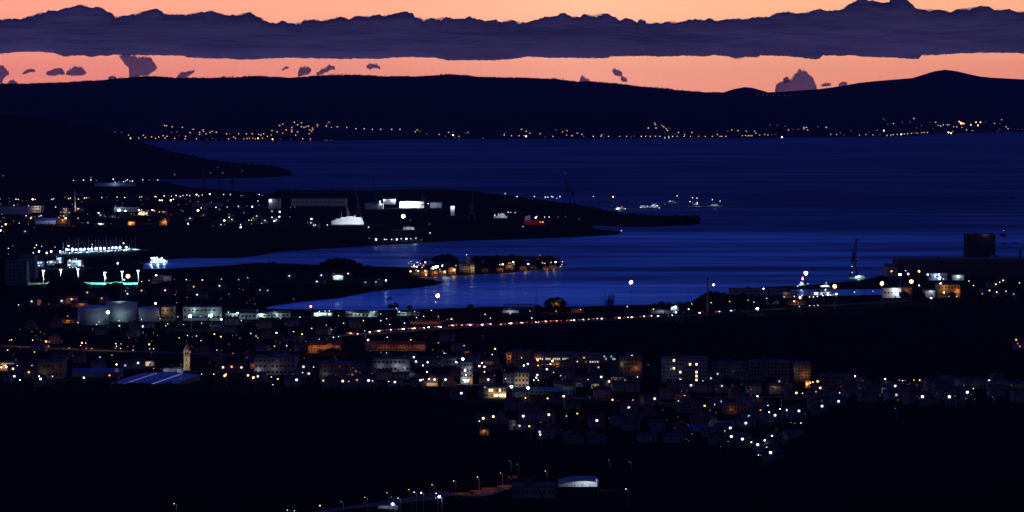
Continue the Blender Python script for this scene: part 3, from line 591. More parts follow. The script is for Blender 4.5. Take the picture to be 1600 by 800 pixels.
LANDMARKS = dict(
 FAR=[(195, 'where far shore meets left hill'), (300, 'at the far shore left end'), (385, 'just left of the far brightest cluster'), (465, 'in the dense far hillside cluster'),
      (590, 'on the far road right of the cluster'), (710, 'left of the far shore middle'), (820, 'far beyond the red ship'), (895, 'far beyond the tallest crane'), (975, 'left of the far terraced lights'),
      (1035, 'among the far terraced lights'), (1110, 'left of below the distant island'), (1170, 'right below the distant island'), (1245, 'far below the lone cumulus'),
      (1330, 'on dark shore left of headland'), (1410, 'on bright shore under the headland'), (1505, 'in orange village below headland peak'), (1575, 'at the far shore right end')],
 HARBOUR=[(20, 'by the long pale depot'), (95, 'by the lit apartment tower'), (140, 'beside the thin harbour chimney'), (190, 'by the blue-white lit depot'), (225, 'by the yellow-lit hall'), (262, 'on the harbour ridge road'),
      (320, 'under the left pair of harbour cranes'), (362, 'by the third harbour crane'), (405, 'left of the bright yard block'), (435, 'by the dockside block'), (490, 'left of the white ferry'), (560, 'beside the white ferry'), (620, 'below the floodlit shipyard halls'), (680, 'right of the floodlit shipyard halls'),
      (785, 'by the white yacht'), (850, 'behind the red ship'), (960, 'at the harbour peninsula tip')],
 MARINA=[(15, 'at left edge beside marina'), (70, 'left of the marina pontoon'), (120, 'at the marina pontoon'), (190, 'at the right end of the marina'), (240, 'by the lit excursion boat'), (300, 'on shore right of the pitch'), (370, 'on the inlet shore right of the pitch')],
 MARINA2=[(40, 'below the football pitch at the left'), (120, 'left of the storage tanks'), (185, 'around the big storage tank'), (240, 'right of the big storage tank'), (305, 'by the green-lit industrial sheds'), (360, 'right of the green-lit sheds')],
 SHORE=[(440, 'left of the green-lit works'), (505, 'by the green-lit works'), (570, 'behind the car queue'), (640, 'above the orange-lit slip road'), (700, 'by the tall beacon mast'), (780, 'by the truss bridge'), (860, 'near the orange-lit round tree'), (985, 'by the tall shore high-mast'),
      (1060, 'in the white-lit shore yard'), (1115, 'by the dark shore chimney'), (1180, 'left of the docked ships'), (1255, 'around the docked work ship'), (1300, 'by the orange quay high-mast'), (1350, 'on the quay left of the white shed'), (1395, 'behind the white shed'), (1430, 'between white shed and tan building'),
      (1475, 'around the tan dock building'), (1550, 'below the dock tower block')],
 TOWN=[(15, 'in bright yard at left edge'), (70, 'on the main road left'), (130, 'left of the blue-roofed warehouse'), (190, 'behind the blue-roofed warehouse'), (240, 'left of the church tower'), (300, 'near the church tower'), (350, 'right of the church tower'), (425, 'by the pale left factory'), (480, 'below the orange-lit school'),
       (550, 'by the orange-lit tree'), (610, 'left of the lit car park'), (665, 'above the lit car park'), (730, 'in the bright shopping street'), (765, 'right of the shopping street'), (805, 'by the tan corner block'), (840, 'below the glass offices'), (890, 'right of the glass offices'), (945, 'by the white gabled houses'),
       (990, 'by the leaning white facade'), (1050, 'below the large apartment block'), (1115, 'right of the large apartment block'), (1190, 'in the dark right estate'), (1265, 'by the orange-lit tower flats'), (1340, 'among the road palms'), (1430, 'right of the palms'), (1540, 'at the town right end')],
 TOWN2=[(750, 'at lower village left end'), (830, 'left in the lower village'), (890, 'mid lower village'), (960, 'right in the lower village'), (1110, 'below the apartment blocks'), (1140, 'beside the slope blue roof'), (1190, 'at the right estate foot'), (1240, 'on the estate right side'), (1310, 'above the dark right slope'), (1400, 'above the dark right slope')],
 VALLEY=[(272, 'alone on dark lower left slope'), (455, 'at the bottom picture edge'), (520, 'at the valley road start'), (610, 'by the valley work lights'), (660, 'on the valley road bend'), (710, 'on the rising valley road'), (780, 'at valley road upper end'), (860, 'left of the lit canopy'), (950, 'right of the lit canopy')],
)
def where(table, x, y=None):
    if table == 'MARINA' and y > 445: table = 'MARINA2'
    if table == 'TOWN' and y > 608: table = 'TOWN2'
    return min(LANDMARKS[table], key=lambda q: abs(q[0] - x))[1]

# unit meshes shared by every copy
_m = MB(); _m.tube((0, 0, 0), (0, 0, 1), 0.5, 0.32, 6); POLE = _m.mesh('pole', M_metal)
_m = MB(); _m.tube((0, 0, 0), (0, 0, 1), 1.0, 0.6, 4); POLE4 = _m.mesh('far_pole', M_metal)
HEADS = {}
RPX = {0: 0.5, 1: 0.70, 2: 1.15, 3: 1.9, 4: 3.4}
def head_mesh(c, s, far=False):
    k = (c, s, far)
    if k not in HEADS:
        m = MB(); m.ball((0, 0, 0), 1.0, 0, 1 if s < 3 else 2, 0.85)
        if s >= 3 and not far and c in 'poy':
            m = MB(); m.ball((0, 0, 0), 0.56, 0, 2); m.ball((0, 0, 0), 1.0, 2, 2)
            shell = mat(f'halo_shell_{c}', (.9, .9, .9), emit=LC['o'], strength=0.55, sample=False)  # added see-through shell, glowing orange as the halo around the lamp
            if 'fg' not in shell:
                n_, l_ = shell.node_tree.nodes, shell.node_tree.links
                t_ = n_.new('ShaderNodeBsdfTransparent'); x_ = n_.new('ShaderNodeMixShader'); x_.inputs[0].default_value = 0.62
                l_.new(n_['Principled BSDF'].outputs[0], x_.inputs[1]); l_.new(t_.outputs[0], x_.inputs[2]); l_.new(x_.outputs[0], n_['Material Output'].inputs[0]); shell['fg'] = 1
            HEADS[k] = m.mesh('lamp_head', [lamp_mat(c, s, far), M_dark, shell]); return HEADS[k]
        if not far: m.box(-0.75, 0.75, -0.75, 0.75, 0.8, 1.12, 1)
        HEADS[k] = m.mesh('lamp_head', [lamp_mat(c, s, far), M_dark])
    return HEADS[k]
BR = {0: 'faint', 1: 'small', 2: 'bright', 3: 'large', 4: 'glaring'}
def street_lamp(x, y, s, c, table, h=None):
    h = h or {0: 6, 1: 7.5, 2: 9, 3: 13 if table != 'TOWN' else 9, 4: 22 if table != 'MARINA' else 14}[s]
    g = on_ground(x, y, h)
    r = RPX[s] * mpp(g.y) * (1.75 if table == 'MARINA' and c == 'b' else 1.3 if table == 'MARINA' and c == 'g' else 1) * (0.72 + 0.5 * ((x * 37.7 + y * 11.3) % 1.0) if s in (1, 2) else 1) * (0.88 if table == 'TOWN' and s == 2 else 1)
    nm = 'high_mast_lamp' if s == 4 else 'floodlight' if s == 3 else 'street_lamp'
    if nm == 'street_lamp':
        if table == 'HARBOUR': nm = 'dockyard_lamp'
        elif table == 'MARINA' and y < 392 and x > 100: nm = 'pontoon_lamp'
        elif table == 'SHORE' and x > 1150: nm = 'quay_lamp'
    cat = nm.replace('_', ' ').replace('high mast', 'high-mast')
    o = empty(nm, g)
    tag(o, f"{BR[s]} {LCN[c]} {cat} {where(table, x, y)}", cat, {'HARBOUR': 'lamps of the harbour peninsula', 'MARINA': 'lamps around the marina and tanks', 'SHORE': 'lamps along the near shore',
        'TOWN': 'lamps of the town', 'VALLEY': 'lamps of the valley road'}[table], (x, y))
    p = put('pole', POLE, o, (0.9 if s < 4 else 0, 0.3, 0)); p.scale = (0.3 + 0.3 * (s > 2), 0.3 + 0.3 * (s > 2), h - 0.2)
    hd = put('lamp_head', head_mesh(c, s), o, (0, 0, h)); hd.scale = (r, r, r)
    if table == 'VALLEY' and c != 'o': point_light(o, (0.4, -0.9, h - 0.6), 22, LC[c], 0.15)
    return o
FARLAMP = {}
def far_lamp(x, y, s, c):
    g = on_ground(x, y, 8)
    if (c, s) not in FARLAMP:
        m = MB(); m.tube((0, 0, 0), (0, 0, 8), 0.3, 0.2, 4, 1); rr_ = RPX[s] * 3.3 * 0.92
        m.ball((0, 0, 8), rr_, 0, 1)
        FARLAMP[(c, s)] = m.mesh('far_lamp', [lamp_mat(c, s, True), M_metal])
    o = put('promenade_lamp', FARLAMP[(c, s)], None, g)
    tag(o, f"{BR[s]} {LCN[c]} promenade lamp {where('FAR', x)}", 'promenade lamp', 'street lamps of the far shore', (x, y))
    return o
FARHOUSE = {}
def far_house(x, y, s, c):
    g = on_ground(x, y, 4)
    k = (c, s, int(x) % 3)
    if k not in FARHOUSE:
        m = MB(); w = 12 + 3 * k[2]
        m.box(-w / 2, w / 2, 0, 10, -6, 7, 0); 
        mm = MB(); mm.gable(w, 10, 7, 2.6, 0.5)
        m.add([(a, b + 5, z) for a, b, z in mm.v], mm.f, 1)
        rr_ = RPX[s] * 3.3 * 0.9
        m.ball((0, -rr_ * 0.5, 4), rr_, 2, 1)
        FARHOUSE[k] = m.mesh('hillside_house', [M_wall[k[2]], M_roof[0], lamp_mat(c, s, True)])
    o = put('hillside_house', FARHOUSE[k], None, g)
    tag(o, f"house with {BR[s]} {LCN[c]} light {where('FAR', x)}", 'house', 'lit houses of the far shore', (x, y))
    return o
for i, (x, y, s, c) in enumerate(FAR):
    if y > 208.5 or c in 'o' or (530 < x < 630) or y < 150 or s > 1: far_lamp(x, y, s, c)
    else: far_house(x, y, s, c)

# ---- houses of the town
WIN_M = {}
def win_mat(c, s):
    return mat(f"lit_window_{LCN[c].replace(' ', '_')}_{s}", (0.5, 0.5, 0.5), emit=LC[c], strength={0: 0.8, 1: 2.6, 2: 9.0}[min(s, 2)], sample=False)
_m = MB(); _m.box(-0.5, 0.5, -0.06, 0.06, -0.5, 0.5)
_unit_windows = {}
def window_mesh(key, material):
    if key not in _unit_windows: _unit_windows[key] = _m.mesh('window', material)
    return _unit_windows[key]
HOUSE_KIT = []
for i in range(5):
    w, d, hh = [(9, 8, 5.2), (8, 9, 5.6), (10, 8, 3.6), (7.5, 7.5, 6.0), (11, 9, 5.4)][i]
    a = MB(); a.box(-w / 2, w / 2, -d / 2, d / 2, -2, hh); 
    if i % 2: a.box(w / 2, w / 2 + 2.6, -d / 4, d / 3, -2, hh * 0.55)
    b = MB(); b.gable(w, d, hh + 0.01, 1.9, 0.35, 0, 'x' if i % 2 == 0 else 'y'); b.box(w * 0.22, w * 0.22 + 0.7, 0.4, 1.1, hh + 0.6, hh + 2.7)
    dr = MB(); dr.box(-0.5, 0.5, -d / 2 - 0.07, -d / 2 + 0.02, 0, 2.1)
    HOUSE_KIT.append((w, d, hh, a.mesh('wall', M_wall[i % 4]), b.mesh('roof', M_roof[i % 3]), dr.mesh('door', M_trunk)))
ROOFN = ['red-tiled', 'brown-tiled', 'grey-roofed', 'red-tiled', 'brown-tiled']
WALLN = ['cream', 'ochre', 'white', 'brown', 'cream']
def house(x, y, s=None, c='y', table='TOWN', kind=None):
    k = (int(x * 7 + y * 3) % 5) if kind is None else kind
    w, d, hh, wm, rm, dm = HOUSE_KIT[k]
    hz_ = hh - 0.9
    g = on_ground(x, y, hz_ if s is not None else 0)
    rz = ((int(x * 13 + y * 7) % 11) - 5) * 0.06
    side = ((int(x * 5 + y) % 5) - 2) * 0.16 * w
    o = empty('house', (g.x - side, g.y + d / 2, g.z), rz)
    wp = mpp(g.y)
    if s is not None:
        tag(o, f"{WALLN[k]} {ROOFN[k]} house with {BR[s]} {LCN[c]} window {where(table, x, y)}", 'house', 'houses of the town', (x, y))
    else:
        tag(o, f"unlit {WALLN[k]} {ROOFN[k]} house {where(table, x, y)}", 'house', 'houses of the town', (x, y))
    put('wall', wm, o); put('roof', rm, o); put('door', dm, o, (w * 0.28, 0, 0))
    if s is not None:
        ww = max(1.2, 1.7 * RPX[s] * wp)
        q = put('window', window_mesh((c, min(s, 2)), win_mat(c, s)), o, (side, -d / 2 - 0.1, hz_)); q.scale = (ww, 1, ww * 0.95)
        q['label'] = f"lit {LCN[c]} window"
    for sx in (-1, 1):
        px_ = sx * w * 0.3
        if s is None or abs(px_ - side) > 1.6:
            q = put('window', window_mesh('dark', M_glass), o, (px_, -d / 2 - 0.05, hh - 1.3)); q.scale = (1.0, 1, 1.1)
    return o
ALL_LIGHTS = HARBOUR + MARINA + SHORE + TOWN + VALLEY + CARS
LX = np.array([q[0] for q in ALL_LIGHTS]); LY = np.array([q[1] for q in ALL_LIGHTS])
for nm, tab in (('HARBOUR', HARBOUR), ('MARINA', MARINA), ('SHORE', SHORE), ('TOWN', TOWN), ('VALLEY', VALLEY)):
    for i, (x, y, s, c) in enumerate(tab):
        as_house = s <= 1 and c != 'r' and ((nm == 'TOWN' and (i % 5) < 3 and y > 555) or (nm == 'HARBOUR' and 315 < y < 365 and i % 2 and x < 520)
                    or (nm == 'MARINA' and 445 < y < 475) or (nm == 'SHORE' and x > 1530 and i % 2) or (nm == 'HARBOUR' and y > 425))
        if as_house: house(x, y, s, c, nm)
        elif c == 'r': 
            g = on_ground(x, y, 5); o = empty('signal_lamp', g)
            tag(o, f"small red signal lamp {where(nm, x, y)}", 'signal lamp', 'red signal lamps', (x, y))
            q = put('pole', POLE, o); q.scale = (0.3, 0.3, 4.9); q = put('lamp_head', head_mesh(c, s), o, (0, 0, 5)); q.scale = [RPX[s] * mpp(g.y)] * 3
        else: street_lamp(x, y, s, c, nm)

# ================================================================ ROADS
def ribbon(name, pts, width, material, lift=0.12):
    P = [on_ground(x, y) for x, y in pts]
    Q = []
    for a, b in zip(P[:-1], P[1:]):
        n = max(2, int((b - a).length / 12))
        for k in range(n):
            q = a.lerp(b, k / n); Q.append(q)
    Q.append(P[-1])
    m = MB(); vs = []
    for i, q in enumerate(Q):
        d = (Q[min(i + 1, len(Q) - 1)] - Q[max(i - 1, 0)]); d.z = 0; d.normalize()
        s_ = Vector((-d.y, d.x, 0)) * width / 2
        for e in (q - s_, q + s_):
            vs.append((e.x, e.y, max(t1(e.x, e.y), 0.5) + lift))
    m.add(vs, [(2 * i, 2 * i + 2, 2 * i + 3, 2 * i + 1) for i in range(len(Q) - 1)])
    return struct(m.build(name, material))
ribbon('coast_road', [(430, 532), (520, 526), (580, 521.5), (660, 515.5), (760, 509.8), (880, 503.8), (1015, 496.5), (1100, 491.5), (1150, 488), (1250, 480), (1420, 470)], 13, M_asph)
ribbon('slip_road', [(640, 507.5), (665, 505), (690, 502.5), (705, 501)], 9, M_asph)
ribbon('main_road', [(-60, 537), (60, 543), (140, 547.5), (215, 549.5), (290, 552), (370, 555)], 12, M_asph)
ribbon('ridge_road', [(-60, 316), (60, 316.5), (200, 313), (330, 309), (420, 308)], 14, M_asph)
ribbon('town_street', [(560, 600), (690, 600.5), (760, 601), (870, 620), (1000, 628), (1200, 640)], 9, M_asph)
ribbon('estate_street', [(1100, 622), (1290, 618), (1340, 601), (1470, 600), (1600, 605)], 9, M_asph)
ribbon('valley_road', [(440, 812), (520, 797), (600, 787), (660, 779), (720, 773), (790, 762), (850, 755)], 8, M_asph)

# ================================================================ CARS
def car_kit():
    m = MB()
    prof = [(-2.15, 0.35), (2.15, 0.35), (2.2, 0.75), (1.35, 0.92), (0.65, 1.42), (-1.1, 1.45), (-1.9, 0.98), (-2.2, 0.85)]
    n = len(prof)
    for sgn, off in ((-1, 0), (1, n)): m.v += [(x, sgn * (0.86 if z < 1.2 else 0.68), z) for x, z in prof]
    m.f += [tuple(range(n)), tuple(range(n, 2 * n))[::-1]] + [(i, (i + 1) % n, n + (i + 1) % n, n + i)[::-1] for i in range(n)]
    m.m += [0] * (n + 2)
    wh = MB(); wh.tube((0, -0.11, 0), (0, 0.11, 0), 0.33, 0.33, 12)
    win = MB(); win.box(-1.0, 0.55, -0.80, 0.80, 1.0, 1.32)
    return m, wh.mesh('wheel', M_dark), win.mesh('side_window', M_glass)
CARC = [('silver', (0.45, 0.46, 0.48)), ('white', (0.7, 0.7, 0.7)), ('dark', (0.04, 0.04, 0.05)), ('red', (0.35, 0.03, 0.03)), ('blue', (0.05, 0.09, 0.25))]
_cb, WHEEL, SIDEWIN = car_kit()
CAR_BODIES = [_cb.mesh('body', mat(f'{n}_car_paint', c, 0.35, spec=0.5)) for n, c in CARC]
_m = MB(); _m.ball((0, 0, 0), 1, 0, 1); HEADLIGHT = _m.mesh('headlight', lamp_mat('y', 2)); TAILLIGHT = _m.mesh('tail_light', lamp_mat('r', 1))
for k_ in (HEADLIGHT, TAILLIGHT): pass
def car(x, y, i, red):
    g = on_ground(x, y)
    dx = on_ground(x + 6, y - 0.35) - g
    rz = math.atan2(dx.y, dx.x) + (math.pi if (i % 2) else 0)
    ci = (i * 7 + int(x)) % 5
    o = empty('car', (g.x, g.y, g.z + 0.15), rz if x < 1300 and y > 480 and x > 400 else 0)
    wh = 'in the road queue ' + min([(560, 'by the orange school'), (640, 'above the dark field'), (700, 'below the slip road'), (760, 'left of the truss bridge'), (820, 'below the truss bridge'), (880, 'below the round tree'), (960, 'by the poplars'), (1040, 'near the high-mast'), (1120, 'near the shore chimney')], key=lambda q: abs(q[0] - x))[1]
    if x < 300: wh = 'driving on the main road at lower left'
    if x > 1300: wh = 'parked by the road palms at right'
    if y < 502 and x < 705: wh = 'coming down the orange-lit slip road'
    tag(o, f"{CARC[ci][0]} car with {'red tail lights' if red else 'bright headlights'} {wh}", 'car', 'cars on the roads', (x, y))
    put('body', CAR_BODIES[ci], o); put('side_window', SIDEWIN, o)
    for wx in (-1.35, 1.35):
        for wy in (-0.82, 0.82): put('wheel', WHEEL, o, (wx, wy, 0.33))
    r = 0.62 * mpp(g.y)
    for wy in (-0.6, 0.6):
        q = put('headlight', HEADLIGHT, o, (2.2, wy, 0.68)); q.scale = [r * (0.45 if red else 1.0)] * 3
        q = put('tail_light', TAILLIGHT, o, (-2.2, wy, 0.8)); q.scale = [r * (1.0 if red else 0.5)] * 3
    return o
for i, (x, y, s, c) in enumerate(CARS):
    if x < 1090 or x > 1300: car(x, y, i, c == 'r')
    elif True: car(x, y, i, False)

# ================================================================ BUILDINGS
_m = MB(); _m.box(-0.5, 0.5, -0.5, 0.5, 0, 1)
def building(name, x0, x1, yt, yb, label, cat, wall=0, roof='flat', depth=14, win=None, lit=(), rz=0.0, wcol='y', wstr=1, roofm=2, px=None, door=True, wallmat=None, group=None, roofmat=None, chimneys=0):
    """walls stand between the photo columns x0..x1, eaves at row yt, foot at row yb"""
    xc = (x0 + x1) / 2
    g = on_ground(xc, yb)
    k = mpp(g.y)
    w, h = (x1 - x0) * k, (yb - yt) * k
    if roof != 'flat': rise = min(h * 0.35, w * 0.18, 4.0); h -= rise
    o = empty(name, (g.x, g.y + depth / 2, g.z), rz)
    tag(o, label, cat, group, (xc, yb))
    FD[o.name] = depth / 2
    m = MB(); m.box(-w / 2, w / 2, -depth / 2, depth / 2, -2, h); m.build('wall', wallmat or M_wall[wall], o)
    r = MB()
    if roof == 'flat':
        r.box(-w / 2 - 0.3, w / 2 + 0.3, -depth / 2 - 0.3, depth / 2 + 0.3, h + 0.003, h + 0.5)
        if w > 14: r.box(-w * 0.2, -w * 0.2 + 3.5, -1.5, 2, h + 0.5, h + 2.4)
    else:
        r.gable(w, depth, h + 0.01, rise, 0.5, 0, 'x' if roof == 'gable' else 'y')
    r.build('roof', roofmat or M_roof[roofm], o)
    for q in range(chimneys):
        c_ = MB(); c_.box(-w / 3 + q * 5, -w / 3 + q * 5 + 0.8, 0, 0.8, h, h + rise + 1.2 if roof != 'flat' else h + 1.5); c_.build('chimney', M_conc, o)
    if win:
        nc, nr = win
        cw, rh = w / nc, h / nr
        n = 0
        for i in range(nc):
            for j in range(nr):
                on = (i, j) in lit
                if not on and nc * nr > 12 and (i * 7 + j * 5 + int(x0)) % 9 == 0: continue
                wm = window_mesh((wcol, wstr), win_mat(wcol, wstr)) if on else window_mesh('dark', M_glass)
                q = put('window', wm, o, (-w / 2 + (i + 0.5) * cw, -depth / 2 - 0.05, (nr - j - 0.45) * rh)); q.scale = (min(cw * 0.55, 2.2) if cw < 6 else cw * 0.6, 1, min(rh * 0.5, 1.7))
                if on: q['label'] = f"lit {LCN[wcol]} window"
                n += 1
    if door:
        d = MB(); d.box(-0.7, 0.7, -depth / 2 - 0.09, -depth / 2 + 0.01, 0, min(2.3, h * 0.7)); q = d.build('door', M_dark, o, (w * 0.18, 0, 0))
    return o, g, w, h, k
def glow(o, loc, energy, c, radius=0.4):
    if o is not None and o.name in FD:       # stand the lamp clear of the front wall
        fd, dist = FD[o.name], max(2.6, min(11.0, abs(loc[1]) - FD[o.name] + 1.2))
        energy *= 0.38 if energy < 30000 else 0.75
        loc = (loc[0], -fd - dist, max(2.0, loc[2]))
    return point_light(o, loc, energy, LC[c], radius)
FD = {}
M_blue = mat('blue_sheet_roof', (0.05, 0.10, 0.42), 0.45, noise_scale=0.4, noise_amt=0.15)
M_tan = mat('tan_render', (0.34, 0.27, 0.19), 0.85, noise_scale=0.2, noise_amt=0.12)
M_pale = mat('pale_sheet_wall', (0.55, 0.57, 0.6), 0.7, noise_scale=0.2, noise_amt=0.1)
M_orng = mat('ochre_render', (0.36, 0.24, 0.13), 0.85, noise_scale=0.2, noise_amt=0.15)
M_off = mat('office_render', (0.16, 0.17, 0.19), 0.7)

# --- harbour peninsula
b, g, w, h, k = building('depot', -6, 44, 323, 335, 'long pale flat-roofed depot at the left edge below the ridge road', 'depot', depth=30, wallmat=M_pale, win=(10, 1))
b, g, w, h, k = building('depot', 45, 64, 322, 332, 'taller pale block at the right end of the long depot', 'depot', depth=30, wallmat=M_pale, win=(4, 2)); glow(b, (w * .2, -22, h), 9000, 'y')
b, g, w, h, k = building('warehouse', 55, 87, 341, 350, 'warehouse with a glowing blue sheet roof left of the lit apartment tower', 'warehouse', roof='gable', depth=45, wallmat=M_pale, roofmat=M_blue); glow(b, (w * .35, -30, h + 12), 25000, 'b')
b, g, w, h, k = building('apartment_block', 94, 105, 325, 341, 'lit grid-fronted apartment tower beside the harbour chimney', 'apartment block', wall=0, depth=18, win=(5, 6), lit=[(2, 0), (3, 0), (4, 0), (3, 1), (4, 1), (2, 2), (3, 2), (4, 2), (3, 3), (4, 4), (0, 2), (0, 4)], wstr=0)
b, g, w, h, k = building('apartment_block', 88, 108, 343, 353, 'low brown block with orange lamplight below the apartment tower', 'apartment block', wall=3, depth=14, win=(6, 2)); glow(b, (0, -8, h), 6000, 'o')
b, g, w, h, k = building('depot', 178, 214, 324, 331, 'wide depot lit blue-white right of the harbour chimney', 'depot', depth=30, wallmat=M_pale, win=(8, 1)); glow(b, (-w * .3, -25, 9), 9000, 'b')
b, g, w, h, k = building('hall', 216, 231, 330, 336, 'small hall with its front lit yellow', 'hall', depth=20, wallmat=M_tan, roof='gable'); glow(b, (0, -9, 7), 30000, 'y'); glow(b, (-w * .35, -9, 7), 16000, 'y')
b, g, w, h, k = building('hall', 200, 210, 345, 352, 'small hall glowing orange left of the green-tinted yard', 'hall', depth=14, wallmat=M_orng, roof='gable'); glow(b, (0, -7, 6), 14000, 'o')
b, g, w, h, k = building('hall', 249, 261, 343, 352, 'hall glowing dim orange below the yellow-lit hall', 'hall', depth=14, wallmat=M_orng, roof='gabley'); glow(b, (3, -9, 6), 5000, 'o')
b, g, w, h, k = building('dockside_block', 420, 437, 311, 326, 'grey dockside block under a glaring white floodlight', 'dockside block', depth=25, wallmat=M_pale, win=(4, 3)); glow(b, (-w * .4, -9, h - 2), 5000, 'w')
b, g, w, h, k = building('shipyard_hall', 598, 618, 308, 319, 'left shipyard hall with one floodlit grey end', 'shipyard hall', depth=40, wallmat=M_pale, roof='gable', roofm=2); glow(b, (w * .42, -8, h), 26000, 'w'); glow(b, (-w * .45, -8, h), 6000, 'w')
b, g, w, h, k = building('shipyard_hall', 624, 662, 315, 325, 'brightest shipyard hall, its long white wall floodlit', 'shipyard hall', depth=40, wallmat=M_white, win=(9, 1)); glow(b, (-w * .36, -31, h), 60000, 'w'); glow(b, (-w * .1, -31, h), 30000, 'w'); glow(b, (w * .25, -31, h), 26000, 'w')
b, g, w, h, k = building('shipyard_hall', 672, 690, 317, 325, 'dim grey shipyard hall right of the brightest one', 'shipyard hall', depth=40, wallmat=M_pale); glow(b, (0, -22, h + 6), 7000, 'b')
b, g, w, h, k = building('light_streak_block', 704, 710, 322, 337, 'tall narrow white block in place of a light streak at the shipyard edge', 'light streak block', depth=12, wallmat=M_white, door=False); glow(b, (1, -9, h), 9000, 'w', 1.0)  # white block added to stand in for a curved streak of light
b, g, w, h, k = building('shipyard_hall', 570, 598, 318, 327, 'low dark shipyard hall behind the white ferry', 'shipyard hall', depth=40, wallmat=M_pale); glow(b, (w * .4, -12, h), 2500, 'w')
b, g, w, h, k = building('shipyard_hall', 455, 540, 311, 322, 'very long dark shipyard hall with a pale roof edge', 'shipyard hall', depth=50, wallmat=M_conc, win=(12, 1))
b, g, w, h, k = building('depot', 300, 345, 318, 323, 'dim long depot under the left harbour cranes', 'depot', depth=30, wallmat=M_conc, win=(8, 1))
b, g, w, h, k = building('depot', 148, 210, 286, 291, 'pale buildings row at the foot of the dark left hill', 'depot', depth=25, wallmat=M_pale); glow(b, (0, -20, 9), 6000, 'b')
b, g, w, h, k = building('ground_glow_block', 630, 647, 355, 359, 'low added block standing in for ground glow on the shipyard apron', 'ground glow block', depth=18, wallmat=M_pale); glow(b, (5, -16, 10), 14000, 'w')  # low block added to imitate the glow on the apron ground
# apron in front of the shipyard
b, g, w, h, k = building('boathouse', 520, 536, 428, 437, 'boathouse with a green-lit front on the middle peninsula', 'boathouse', depth=14, wallmat=M_pale, roof='gable'); glow(b, (0, -8, 5), 9000, 'g')

# --- village peninsula
b, g, w, h, k = building('house', 700, 712, 417.5, 428, 'gabled waterfront house with a pale roof gable and orange-lit wall', 'house', roof='gabley', depth=12, wallmat=M_orng, win=(3, 2), group='houses of the village peninsula'); glow(b, (2, -6, 5), 4200, 'o'); glow(b, (-5, -2, h + 7), 3500, 'w')
b, g, w, h, k = building('house', 720, 735, 416, 425.5, 'wide brown waterfront house left of the yellow-lit gate', 'house', roof='flat', depth=12, wallmat=M_tan, win=(5, 2), group='houses of the village peninsula'); glow(b, (0, -9, 6), 700, 'o')
b, g, w, h, k = building('gate_tower', 736, 741, 415, 427, 'narrow waterfront tower lit bright yellow', 'tower', depth=6, wallmat=M_tan, win=(1, 3)); glow(b, (0, -5, 6), 2600, 'y')
for i, (x0, x1, yt, yb, c, e, rm) in enumerate([(644, 655, 421, 430, 'p', 900, 0), (657, 668, 418, 431, 'p', 1500, 1), (671, 684, 418, 431, 'o', 1800, 0), (686, 697, 419, 430, 'p', 2600, 0), (776, 786, 415, 424, 'o', 1600, 0), (789, 801, 410, 421, 'o', 2200, 1), (812, 823, 413, 422, 'o', 2200, 0),
                                         (848, 856, 414, 421, 'o', 2600, 0), (858, 868, 411, 419, 'o', 1500, 1), (752, 762, 416, 425, 'p', 250, 0), (828, 838, 412, 420, 'p', 200, 1)]):
    b, g, w, h, k = building('house', x0, x1, yt + 2.6, yb, f"{['pale', 'pale', 'rusty', 'cream', 'orange-lit', 'orange-lit', 'orange-lit', 'orange-lit', 'dim orange', 'dark', 'dark'][i]} red-roofed waterfront house {'on the left end of the village' if x0 < 700 else 'on the right half of the village' if x0 < 840 else 'at the tip of the village'}", 'house', roof='gable', depth=10, wallmat=[M_tan, M_orng][i % 2], win=(3, 2), roofm=rm, group='houses of the village peninsula')
    glow(b, (2, -6, 4.5), e, c)
VILLAGE = parse("642,408.5 638.5,411 643,412 647,413 651,410 653,410,1w 654,414,1w 657,412 643.5,417,1y 647,416,2y 651,417,2y 650,422 641.5,424,2p 653.5,423.5,2p 659.5,418,1y 662,415 664.5,410,2p 660,415,0y 664.5,423,2o 668,424,1o 673,420,1y 677,418.5,3w 680,417.5,3w 683,416.5,3w 676,422,2y 691,415,2w 687,421,1y 692,422.5,1y 695,424.5,2y 688,424,1o 712.5,415,1y 710,421.5,2y 721,415,2w 729,398,1w 738.5,417,2y 665.5,429,2o 781,413.5,1y 785.5,413,2y 799,400,1y 795,411,1o 798,411,1o 802,409.5,2w 803,412.5,1p 825.5,412.5,2y 844,399,1r 847.5,410.5,1y 851,411.5,1y 861,410,1y 868,409.5,2w 879,409,1y 878,413.5,1w 801,418,0o 815,417,0o 819,417,0p 876,416,1p 840.5,405,0r")
for i, (x, y, s, c) in enumerate(VILLAGE):
    hh = 5 if s < 2 else 6
    if y < 411: hh = 9
    g = on_ground(x, y, hh); r = RPX[s] * mpp(g.y) * 0.9
    nm = 'village_lamp'
    o = empty(nm, g)
    zone = 'by the harbour of the village left end' if x < 660 else 'in the floodlit yard of the village' if x < 697 else 'by the gabled waterfront house' if x < 716 else 'between church and tower in the village' if x < 745 else 'on the right half of the village' if x < 840 else 'at the tip of the village'
    tag(o, f"{BR[s]} {LCN[c]} lamp {zone}", 'village lamp', 'lamps of the village peninsula', (x, y))
    q = put('pole', POLE, o, (0.8, 0.2, 0)); q.scale = (0.3, 0.3, hh)
    q = put('lamp_head', head_mesh(c, s), o, (0, 0, hh)); q.scale = (r, r, r)
